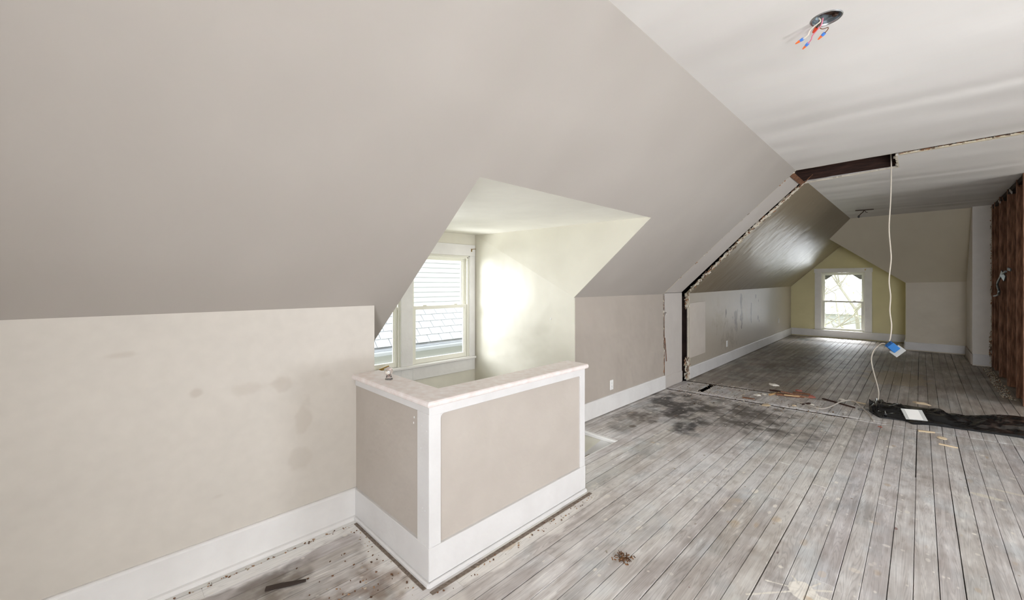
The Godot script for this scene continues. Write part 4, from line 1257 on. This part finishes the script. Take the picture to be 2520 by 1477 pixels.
func ceiling_box() -> void:
	var o := base("ceiling_box", Vector3(-0.338, CY, -2.585))
	var st := begin()
	lathe(st, [Vector2(0.0, 0.022), Vector2(0.05, 0.022), Vector2(0.057, 0.018), Vector2(0.06, 0.0), Vector2(0.062, -0.001)], Transform3D(), 36)
	lathe(st, [Vector2(0.066, 0.03), Vector2(0.0, 0.03)], Transform3D(), 36)
	obj("pan", st, M.zinc, o)
	st = begin()
	lathe(st, [Vector2(0.058, 0.002), Vector2(0.060, -0.003), Vector2(0.064, -0.004), Vector2(0.068, -0.001), Vector2(0.068, 0.003)], Transform3D(), 36)
	obj("rim", st, M.steel, o)
	st = begin()
	obox(st, Transform3D(Basis.from_euler(Vector3(0, 0.9, 0)), Vector3(0.012, 0.012, 0.02)), Vector3(0.1, 0.004, 0.022), 0.001)
	obox(st, Transform3D(Basis.from_euler(Vector3(0, 0.9, 0)), Vector3(0.035, 0.004, -0.005)), Vector3(0.02, 0.012, 0.02), 0.002)
	obj("mounting_bar", st, M.iron, o)
	st = begin()
	for q in [[0.01, -0.03], [0.03, -0.012], [-0.02, 0.01]]:
		st = begin()
		lathe(st, [Vector2(0.0, 0.0205), Vector2(0.006, 0.0205), Vector2(0.0062, 0.022)], Transform3D(Basis(), Vector3(q[0], 0, q[1])), 10)
		obj("knockout", st, M.slot, o)
	# wires; local points (box centre is the origin), ends hang below the box
	var ws := [
		[[Vector3(-0.03, 0.012, 0.005), Vector3(-0.022, -0.012, 0.014), Vector3(-0.05, -0.018, -0.004), Vector3(-0.072, -0.024, -0.022), Vector3(-0.082, -0.036, -0.036), Vector3(-0.108, -0.04, -0.05)], c8(236, 228, 214), 0.0032, true],
		[[Vector3(-0.015, 0.012, -0.01), Vector3(-0.022, -0.016, -0.016), Vector3(-0.04, -0.026, -0.03), Vector3(-0.066, -0.036, -0.058), Vector3(-0.074, -0.044, -0.078), Vector3(-0.094, -0.05, -0.1)], c8(226, 140, 160), 0.0032, true],
		[[Vector3(-0.02, 0.012, -0.005), Vector3(-0.03, -0.02, -0.022), Vector3(-0.02, -0.03, -0.036), Vector3(0.002, -0.03, -0.04), Vector3(-0.002, -0.036, -0.052), Vector3(-0.018, -0.042, -0.066)], c8(120, 84, 56), 0.0022, true],
		[[Vector3(-0.026, 0.012, 0.0), Vector3(-0.032, -0.012, -0.008), Vector3(-0.046, -0.022, -0.024)], c8(60, 44, 36), 0.003, false]]
	for w in ws:
		st = begin()
		var path := smooth_path(w[0], 6)
		tube(st, path, w[2], 7)
		obj("wire", st, sm(w[1], 0.45), o)
		var d: Vector3 = (path[-1] - path[-4]).normalized()
		var b := Basis(Quaternion(Vector3.UP, d))
		st = begin()
		if w[3]: lathe(st, [Vector2(0.0, 0.009), Vector2(0.0068, 0.009), Vector2(0.006, 0.022), Vector2(0.0034, 0.036), Vector2(0, 0.04)], Transform3D(b, path[-1]), 12)
		else: lathe(st, [Vector2(0.0, -0.004), Vector2(0.0085, -0.004), Vector2(0.008, 0.01), Vector2(0.005, 0.022), Vector2(0, 0.024)], Transform3D(b, path[-1]), 12)
		var nut := obj("wire_nut", st, sm(c8(252, 124, 60) if w[3] else c8(206, 66, 34), 0.4), o)
		if w[3]:
			st = begin()
			lathe(st, [Vector2(0.0, -0.004), Vector2(0.0075, -0.004), Vector2(0.0078, 0.002), Vector2(0.0074, 0.0105), Vector2(0, 0.0105)], Transform3D(b, path[-1]), 12)
			obj("collar", st, sm(c8(76, 138, 226), 0.4), nut)
	tag(o, "round metal ceiling box with capped loose wires hanging from the front ceiling", "electrical box")

func hanging_cable() -> void:
	var st := begin()
	var pts := [Vector3(-0.235, CY + 0.1, -6.2), Vector3(-0.232, 2.78, -6.2), Vector3(-0.237, 2.45, -6.2), Vector3(-0.25, 2.13, -6.2), Vector3(-0.238, 1.9, -6.19), Vector3(-0.234, 1.77, -6.2), Vector3(-0.25, 1.54, -6.2), Vector3(-0.238, 1.36, -6.2), Vector3(-0.244, 1.2, -6.2), Vector3(-0.23, 1.04, -6.2), Vector3(-0.24, 0.9, -6.2), Vector3(-0.25, 0.865, -6.2)]
	tube(st, smooth_path(pts, 6), 0.006, 8)
	tag(obj("hanging_cable", st, M.cable), "wavy white cable hanging from the open ceiling bay down to the blue box", "cable")
	var o := base("outlet_box", Vector3(-0.222, 0.80, -6.19))
	var turn := Basis.from_euler(Vector3(0.25, 0.55, -0.72))
	st = begin()
	obox(st, Transform3D(turn, Vector3(0, 0, 0)), Vector3(0.1, 0.075, 0.06), 0.004)
	obj("box", st, M.blue, o)
	st = begin()
	for s in [-0.02, 0.02]: obox(st, Transform3D(turn, turn * Vector3(-0.055, s, 0.01)), Vector3(0.02, 0.016, 0.02), 0.003)
	obj("cable_clamp", st, sm(c8(28, 84, 150), 0.5), o)
	st = begin()
	obox(st, Transform3D(turn * Basis.from_euler(Vector3(0, 0.75, 0)), turn * Vector3(0.068, 0.0, 0.005)), Vector3(0.008, 0.115, 0.085), 0.003)
	var pl := obj("cover_plate", st, M.paper_grey, o)
	st = begin()
	obox(st, Transform3D(turn * Basis.from_euler(Vector3(0, 0.75, 0)), turn * Vector3(0.075, 0.0, 0.003)), Vector3(0.014, 0.012, 0.03), 0.002)
	obj("toggle", st, M.plastic, pl)
	tag(o, "blue plastic switch box with grey plate dangling on the white cable", "electrical box")
	st = begin()
	tube(st, smooth_path([Vector3(-0.285, 0.83, -6.2), Vector3(-0.32, 0.82, -6.23), Vector3(-0.38, 0.74, -6.3), Vector3(-0.41, 0.62, -6.38), Vector3(-0.4, 0.48, -6.46), Vector3(-0.375, 0.3, -6.6), Vector3(-0.362, 0.18, -6.67), Vector3(-0.37, 0.07, -6.72)], 6), 0.006, 8)
	tag(obj("hanging_cable", st, M.cable), "pale cable curving from the blue box down to the black plastic sheet", "cable")
	st = begin()
	tube(st, smooth_path([Vector3(-1.26, 0.008, -6.33), Vector3(-1.05, 0.008, -6.18), Vector3(-0.88, 0.008, -6.06), Vector3(-0.79, 0.012, -6.16), Vector3(-0.7, 0.03, -6.52), Vector3(-0.6, 0.04, -6.62), Vector3(-0.5, 0.02, -6.42), Vector3(-0.42, 0.008, -6.2), Vector3(-0.38, 0.008, -6.0), Vector3(-0.36, 0.008, -5.93)], 6), 0.0075, 8)
	tag(obj("floor_cable", st, M.cable_grey), "grey cable snaking over the floor toward the black plastic sheet", "cable")

func plastic_sheet() -> void:
	var front := [Vector3(-0.43, 0, -6.36), Vector3(-0.34, 0, -6.16), Vector3(-0.27, 0, -6.16), Vector3(-0.189, 0, -6.17), Vector3(-0.116, 0, -6.176), Vector3(-0.055, 0, -6.109), Vector3(0.061, 0, -6.19), Vector3(0.238, 0, -6.23), Vector3(0.472, 0, -6.269), Vector3(0.707, 0, -6.306), Vector3(1.0, 0, -6.28)]
	var back := [Vector3(-0.46, 0, -6.8), Vector3(-0.42, 0, -6.83), Vector3(-0.34, 0, -6.84), Vector3(-0.22, 0, -6.9), Vector3(-0.115, 0, -6.95), Vector3(0.02, 0, -6.99), Vector3(0.165, 0, -7.03), Vector3(0.23, 0, -6.82), Vector3(0.468, 0, -7.02), Vector3(0.679, 0, -7.24), Vector3(0.93, 0, -7.3)]
	var cf := smooth_path(front, 9); var cb := smooth_path(back, 9)
	var n := noise(2.3, 3, 17); var n2 := noise(7.0, 2, 23)
	var rows := 22
	var grid := []
	for i in cf.size():
		var row := []
		var u := i / float(cf.size() - 1)
		for j in rows + 1:
			var v := j / float(rows)
			var p: Vector3 = cf[i].lerp(cb[i], v)
			var hump := pow(sin(PI * clampf(v * 0.9 + 0.08, 0, 1)), 0.8)
			var fold := 1.0 - absf(n.get_noise_2d(p.x * 0.45 + p.z * 0.5, p.z * 1.3 - p.x * 0.25)) * 2.6
			var fold2 := 1.0 - absf(n2.get_noise_2d(p.x * 0.3 - p.z * 0.25, p.z * 0.6 + p.x * 0.15)) * 3.0
			var y := 0.008 + hump * (0.018 + 0.055 * maxf(fold, 0.0) * lerpf(1.0, 0.6, u) + 0.022 * maxf(fold2, 0))
			if u < 0.1: y *= lerpf(1.4, 1.0, u * 10.0)
			row.append(Vector3(p.x, y, p.z))
		grid.append(row)
	var o := base("plastic_sheet")
	var st := begin()
	for i in grid.size() - 1:
		for j in rows:
			var ns := []
			for q in [[i, j], [i + 1, j], [i + 1, j + 1], [i, j + 1]]:
				var a: int = q[0]; var b: int = q[1]
				var dx: Vector3 = grid[mini(a + 1, grid.size() - 1)][b] - grid[maxi(a - 1, 0)][b]
				var dz: Vector3 = grid[a][mini(b + 1, rows)] - grid[a][maxi(b - 1, 0)]
				var nn := dx.cross(dz).normalized()
				if nn.y < 0: nn = -nn
				ns.append([grid[a][b], nn])
			stri(st, ns[0], ns[1], ns[2]); stri(st, ns[0], ns[2], ns[3])
	for i in grid.size() - 1:      # hem down to the floor
		for j in [0, rows]:
			var a: Vector3 = grid[i][j]; var b: Vector3 = grid[i + 1][j]
			quad(st, a, b, Vector3(b.x, 0.001, b.z), Vector3(a.x, 0.001, a.z), Vector3(0, 0, 1 if j == 0 else -1))
	obj("sheet", st, M.poly, o)
	st = begin()                    # bunched loose end
	for k in 5:
		var path := []
		for i in 7: path.append(Vector3(-0.4 + k * 0.03 + R(-0.01, 0.01), 0.03 + 0.03 * sin(i * 0.5 + k), -6.78 + i * 0.11 * R(0.8, 1.0)))
		tube(st, smooth_path(path, 4), R(0.02, 0.034), 7, 0.012)
	obj("bunched_end", st, M.poly, o)
	st = begin()
	obox(st, Transform3D(Basis.from_euler(Vector3(0.1, 0.6, 0.12)), Vector3(-0.485, 0.014, -6.37)), Vector3(0.1, 0.012, 0.035), 0.004)
	obj("foil_scrap", st, M.steel, o)
	tag(o, "crumpled black plastic sheet lying across the floor at the right", "plastic sheet")
	var l := base("paper_label", Vector3(-0.052, 0.085, -6.2))
	var b := Basis.from_euler(Vector3(0.75, 0.5, -0.03))
	st = begin()
	obox(st, Transform3D(b, Vector3.ZERO), Vector3(0.19, 0.006, 0.13), 0.001)
	obj("backing", st, M.paper_grey, l)
	st = begin()
	obox(st, Transform3D(b, b * Vector3(-0.005, 0.004, 0.0)), Vector3(0.125, 0.004, 0.12), 0.001)
	obj("paper", st, M.paper, l)
	tag(l, "white paper label lying on the black plastic sheet", "label")

# ---------------------------------------------------------------- debris
func chip(called: String, at: Vector3, r: float, h: float, mat: Material, label: String, cat: String, group := "") -> void:
	var st := begin()
	var top := []
	var n := rng.randi_range(6, 9)
	for k in n:
		var a := TAU * k / n + R(-0.25, 0.25)
		top.append(Vector3(cos(a) * r * R(0.6, 1.1), 0, sin(a) * r * R(0.5, 0.95)))
	var mid := Vector3(R(-0.2, 0.2) * r, h * 0.62, R(-0.2, 0.2) * r)
	var cap := []
	for p: Vector3 in top: cap.append(p.lerp(mid, R(0.12, 0.4)) + Vector3.UP * h * R(0.3, 0.65))
	for k in n:
		var kk := (k + 1) % n
		quad(st, top[k], top[kk], cap[kk], cap[k], top[k] + Vector3.UP * h)
		tri(st, cap[k], cap[kk], mid, Vector3.UP)
		tri(st, top[k], top[kk], Vector3.ZERO, Vector3.DOWN)
	var o := MeshInstance3D.new()
	o.mesh = st.commit(); o.material_override = mat; o.name = called
	o.position = at + Vector3(0, 0.002, 0)
	o.rotation = Vector3(R(-0.1, 0.1), R(0, TAU), R(-0.1, 0.1))
	hang(o)
	tag(o, label, cat, group)

func splinter(at: Vector3, to: Vector3, w: float, h: float, mat: Material, label: String) -> void:
	var st := begin()
	var d := (to - at)
	var s := d.cross(Vector3.UP).normalized() * w / 2.0
	prism(st, [at - s * 0.7, at + s, at + d * 0.6 + s * 0.9, to + s * 0.3, to - s * 0.4, at + d * 0.35 - s], Vector3(0, h, 0))
	tag(obj("wood_splinter", st, mat), label, "splinter")

func build_debris() -> void:
	rng.seed = 777
	var white := sm(c8(232, 227, 216), 0.85)
	var cream := sm(c8(216, 196, 164), 0.85)
	var red := sm(c8(158, 96, 82), 0.9)
	var brown: Material = M.lath
	chip("plaster_chip", Vector3(-1.52, 0, -7.0), 0.1, 0.03, white, "largest white plaster chunk on the far floor beyond the partition", "plaster")
	chip("plaster_chip", Vector3(-1.55, 0, -6.21), 0.055, 0.022, white, "white plaster chip on the pale floor patch", "plaster")
	chip("plaster_chip", Vector3(-1.5, 0, -6.34), 0.035, 0.012, white, "small white chip behind the plaster chip on the floor patch", "plaster")
	chip("plaster_chip", Vector3(-0.72, 0, -6.75), 0.06, 0.016, white, "white plaster chip beside the long dark lath on the far floor", "plaster")
	chip("plaster_chip", Vector3(0.02, 0.0, -7.2), 0.1, 0.03, cream, "pale plaster piece just behind the black plastic sheet", "plaster")
	chip("plaster_chip", Vector3(0.15, 0, -5.75), 0.05, 0.014, cream, "cream plaster piece in front of the black plastic sheet", "plaster")
	chip("plaster_chip", Vector3(-1.1, 0, -6.0), 0.03, 0.012, cream, "small cream chip left of the floor cable bend", "plaster")
	chip("plaster_chip", Vector3(-0.95, 0, -6.2), 0.03, 0.012, white, "small white chip beside the middle of the floor cable", "plaster")
	chip("plaster_chip", Vector3(-1.35, 0, -5.78), 0.07, 0.01, cream, "flat tan scrap lying in the trough of the removed partition", "plaster")
	chip("brick_piece", Vector3(-1.2, 0, -6.85), 0.05, 0.035, red, "red brick fragment behind the wood splinters", "brick")
	chip("brick_piece", Vector3(-1.02, 0, -6.6), 0.055, 0.03, red, "red brick fragment right of the wood splinters", "brick")
	chip("brick_piece", Vector3(-0.3, 0, -5.75), 0.025, 0.012, red, "tiny red scrap on the floor before the plastic sheet", "brick")
	splinter(Vector3(-1.38, 0.004, -6.42), Vector3(-1.08, 0.004, -6.5), 0.06, 0.025, brown, "broad brown broken lath in the splinter pile")
	splinter(Vector3(-1.34, 0.034, -6.5), Vector3(-1.02, 0.03, -6.42), 0.025, 0.014, M.stud, "dark thin splinter lying across the broken lath")
	splinter(Vector3(-1.28, 0.028, -6.36), Vector3(-1.12, 0.022, -6.44), 0.02, 0.012, sm(c8(206, 176, 134), 0.8), "pale fresh splinter on top of the broken lath")
	splinter(Vector3(-1.24, 0.004, -6.68), Vector3(-1.05, 0.004, -6.72), 0.03, 0.02, brown, "brown splinter between the two red brick fragments")
	splinter(Vector3(-1.5, 0.002, -6.6), Vector3(-1.37, 0.002, -6.62), 0.03, 0.02, M.joist, "short dark splinter behind the pile")
	splinter(Vector3(-1.44, 0.002, -6.32), Vector3(-1.36, 0.012, -6.5), 0.022, 0.02, sm(c8(190, 156, 112), 0.8), "upright tan chip at the left end of the pile")
	splinter(Vector3(-1.66, 0.002, -5.95), Vector3(-1.52, 0.002, -5.97), 0.035, 0.01, brown, "orange brown splinter on the floor patch")
	splinter(Vector3(-0.98, 0.002, -6.25), Vector3(-1.04, 0.002, -6.12), 0.03, 0.012, M.joist, "small dark splinter beside the floor cable")
	splinter(Vector3(-0.9, 0.002, -6.62), Vector3(-0.56, 0.002, -6.4), 0.035, 0.012, M.joist, "long dark lath crossing the floor cable")
	splinter(Vector3(-2.27, 0.002, -0.56), Vector3(-2.19, 0.002, -0.72), 0.03, 0.008, sm(c8(58, 46, 38), 0.8), "dark strip of wood on the floor by the left knee wall")
	splinter(Vector3(-0.02, 0.002, -5.86), Vector3(0.1, 0.002, -5.9), 0.03, 0.012, cream, "pale lath scrap in front of the plastic sheet")
	splinter(Vector3(0.12, 0.002, -5.52), Vector3(0.24, 0.002, -5.5), 0.022, 0.01, cream, "pale lath scrap farthest out on the floor before the sheet")
	splinter(Vector3(-0.62, 0.002, -6.74), Vector3(-0.48, 0.002, -6.7), 0.02, 0.01, cream, "pale lath scrap near the left end of the plastic sheet")
	splinter(Vector3(-0.56, 0.002, -8.9), Vector3(-0.53, 0.002, -9.3), 0.035, 0.006, M.dark, "dark splinter on the far floor behind the pale oval stain")
	# a tangle of dry brown leaf bits
	var st := begin()
	for k in 46:
		tint = lin([c8(104, 72, 44), c8(132, 92, 56), c8(84, 60, 40)][k % 3])
		chunk(st, Transform3D(Basis.from_euler(Vector3(R(-1, 1), R(0, 6), R(-1, 1))), Vector3(-1.141 + R(-0.045, 0.045) , R(0.004, 0.016), -2.0 + R(-0.05, 0.05))), Vector3(0.006, 0.004, R(0.012, 0.03)))
	tint = Color(1, 1, 1)
	tag(stuff(obj("leaf_litter", st, M.crumb)), "little brown tangle of dry litter on the bare front floor", "litter")
	# crumbs and dust nobody could count
	st = begin()
	for k in 520:
		tint = lin([c8(222, 214, 200), c8(150, 128, 106), c8(206, 196, 176), c8(96, 76, 58)][rng.randi_range(0, 3)])
		var x := -2.5 + pow(rng.randf(), 1.2) * 1.95
		var z := front_z(x) - 0.35 + R(-0.75, 0.6) * (0.5 + rng.randf())
		var s := R(0.004, 0.016)
		chunk(st, Transform3D(Basis.from_euler(Vector3(0, R(0, 6), 0)), Vector3(x, 0.002, z)), Vector3(s * 1.3, s * 0.5, s))
	tag(stuff(obj("crumb_scatter", st, M.crumb)), "fine plaster crumbs strewn where the partition stood", "rubble")
	for part in 2:
		st = begin()
		for k in (170 if part == 0 else 60):
			tint = lin([c8(120, 84, 56), c8(96, 70, 50), c8(168, 132, 98), c8(190, 176, 156)][rng.randi_range(0, 3)])
			var p := Vector3(-1.66 + R(-0.01, 0.05), 0.002, R(-2.5, -1.13))
			if part == 0:
				p = Vector3(R(-2.5, -1.75), 0.002, -1.085 + R(-0.012, 0.03))
				if k < 80: p = Vector3(-2.515 + absf(rng.randfn(0, 0.012)), 0.003, R(-1.07, 0.2))
				elif k < 150: p = Vector3(-1.98 + clampf(rng.randfn(0, 0.15), -0.5, 0.25), 0.002, -0.86 + clampf(rng.randfn(0, 0.12), -0.19, 0.4))
			var s := R(0.003, 0.009)
			chunk(st, Transform3D(Basis.from_euler(Vector3(0, R(0, 6), 0)), p), Vector3(s * 1.6, s * 0.5, s))
		tint = Color(1, 1, 1)
		tag(stuff(obj("crumb_scatter", st, M.crumb)), "brown grit on the floor corner between left knee wall and half wall" if part == 0 else "sparse brown grit along the foot of the half wall's long side", "rubble")

# ---------------------------------------------------------------- outside
func build_outside() -> void:
	rng.seed = 31
	var siding := sm(c8(184, 186, 186), 0.7)
	var roof := sm(c8(180, 182, 184), 0.8)
	var metal := sm(c8(150, 153, 156), 0.6)
	var h := base("neighbour_house", Vector3(-9.3, -3.4, -5.5))
	tag(h, "pale neighbouring house with lap siding and a shingled lower roof outside the dormer windows", "house")
	var st := begin()
	box(st, Vector3(-5, 0, -5), Vector3(-0.06, 7.6, 6))
	obj("wall", st, siding, h)
	for k in 36:
		st = begin()
		var y := 3.0 + k * 0.13
		prism(st, [Vector3(0.03, y, 0), Vector3(-0.06, y, 0), Vector3(-0.06, y + 0.13, 0), Vector3(0.006, y + 0.13, 0)], Vector3(0, 0, 6))
		prism(st, [Vector3(0.03, y, -5), Vector3(-0.06, y, -5), Vector3(-0.06, y + 0.13, -5), Vector3(0.006, y + 0.13, -5)], Vector3(0, 0, 5))
		obj("siding_board", st, siding, h)
	# lower roof, courses of shingles
	var slope := Vector3(1.2, -1.0, 0).normalized()
	var nrm := Vector3(1.0, 1.2, 0).normalized()
	var top := Vector3(0.0, 4.25, 0)
	for c in 5:
		for k in 20:
			st = begin()
			var z := -1.8 + k * 0.34 + (0.17 if c % 2 else 0.0)
			var a := top + slope * (c * 0.235)
			prism(st, [a + Vector3(0, 0, z + 0.008), a + Vector3(0, 0, z + 0.332), a + slope * 0.25 + nrm * 0.022 + Vector3(0, 0, z + 0.332 + 0.03), a + slope * 0.25 + nrm * 0.022 + Vector3(0, 0, z + 0.008 + 0.03)], nrm * 0.014)
			obj("shingle", st, roof, h)
	st = begin()
	prism(st, [top - nrm * 0.03 + Vector3(0, 0, -2), top + slope * 1.25 - nrm * 0.03 + Vector3(0, 0, -2), top + slope * 1.25 - nrm * 0.03 + Vector3(0, 0, 5), top - nrm * 0.03 + Vector3(0, 0, 5)], -nrm * 0.05)
	obj("roof_deck", st, metal, h)
	st = begin()
	var gpos := top + slope * 1.26
	bbox(st, gpos + Vector3(-0.02, -0.12, -2.0), gpos + Vector3(0.11, -0.02, 5.0), 0.02)
	obj("gutter", st, metal, h)
	st = begin()
	box(st, gpos + Vector3(-0.4, -3.2, -1.8), gpos + Vector3(-0.2, -0.1, 4.8))
	obj("porch_wall", st, siding, h)
	for k in 10:
		st = begin()
		var y := gpos.y - 0.25 - k * 0.14
		prism(st, [Vector3(gpos.x - 0.16, y, -1.8), Vector3(gpos.x - 0.2, y, -1.8), Vector3(gpos.x - 0.2, y + 0.14, -1.8), Vector3(gpos.x - 0.185, y + 0.14, -1.8)], Vector3(0, 0, 6.6))
		obj("siding_board", st, siding, h)
	# ground
	st = begin()
	box(st, Vector3(-40, -3.8, -60), Vector3(30, -3.5, 20))
	struct("ground", st, sm(c8(150, 152, 120), 0.9))
	# eave over the far window with its dark brackets
	var ge := base("gable_eave")
	st = begin()
	box(st, Vector3(-2.6, 1.86, -14.2), Vector3(-0.2, 1.92, -13.757))
	obj("soffit", st, siding, ge)
	for s in [-1.0, 1.0]:
		st = begin()
		prism(st, [Vector3(-1.4925 + s * 0.52, 1.87, -14.1), Vector3(-1.4925 + s * 0.05, 1.87, -14.1), Vector3(-1.4925 + s * 0.36, 1.62, -14.1), Vector3(-1.4925 + s * 0.52, 1.62, -14.1)], Vector3(0, 0, -0.08))
		obj("bracket", st, sm(c8(34, 34, 36), 0.7), ge)
	tag(ge, "eave board with dark corner brackets outside the top of the far window", "eave")
	# pale garage and bare trees beyond the gable window
	var g := base("garage", Vector3(-3.0, -3.5, -36))
	st = begin()
	box(st, Vector3(-9, 0, -3), Vector3(9, 3.2, 3))
	obj("wall", st, siding, g)
	st = begin()
	prism(st, [Vector3(-9.4, 3.1, 3.4), Vector3(-9.4, 3.1, -3.4), Vector3(-9.4, 5.2, 0)], Vector3(18.8, 0, 0))
	obj("roof", st, roof, g)
	tag(g, "pale low building behind the branches outside the far window", "garage")
	var bark := sm(c8(150, 146, 132), 0.9)
	var leafm := sm(c8(200, 200, 160), 0.8)
	for t in [[Vector3(-3.6, -3.5, -21.0), 7.6, "bare pale tree outside the far window, left of its middle"], [Vector3(-0.6, -3.5, -23.5), 8.2, "bare pale tree outside the far window, on the right"], [Vector3(-2.4, -3.5, -28.0), 9.0, "distant bare tree between the two nearer ones"]]:
		var o := base("tree", t[0])
		st = begin()
		var twigs := []
		branch(st, Vector3.ZERO, Vector3(R(-0.1, 0.1), 1, R(-0.1, 0.1)), t[1] * 0.42, 0.13, 0, twigs)
		obj("branch", st, bark, o)
		st = begin()
		for p: Vector3 in twigs:
			for k in 5:
				var c := p + Vector3(R(-0.25, 0.25), R(-0.25, 0.25), R(-0.25, 0.25))
				var u := Vector3(R(-1, 1), R(-1, 1), R(-1, 1)).normalized() * 0.05
				var w := u.cross(Vector3(R(-1, 1), R(-1, 1), R(-1, 1))).normalized() * 0.03
				quad(st, c - u, c + w, c + u, c - w, u.cross(w))
		stuff(obj("leaf", st, leafm, o))
		tag(o, t[2], "tree")

func branch(st: SurfaceTool, at: Vector3, dir: Vector3, len: float, r: float, depth: int, twigs: Array) -> void:
	var pts := [at]
	var d := dir.normalized()
	for k in 4:
		d = (d + Vector3(R(-0.22, 0.22), R(-0.1, 0.14), R(-0.22, 0.22))).normalized()
		pts.append(pts[-1] + d * len / 4.0)
	tube(st, pts, r, 6 if depth < 2 else 4, r * 0.6)
	if depth >= 4:
		twigs.append(pts[-1])
		return
	for k in (3 if depth < 3 else 2):
		var side := Vector3(R(-1, 1), R(-0.2, 0.7), R(-1, 1)).normalized()
		branch(st, pts[rng.randi_range(2, 4)], (d * 0.6 + side * 0.8), len * R(0.55, 0.75), r * 0.55, depth + 1, twigs)
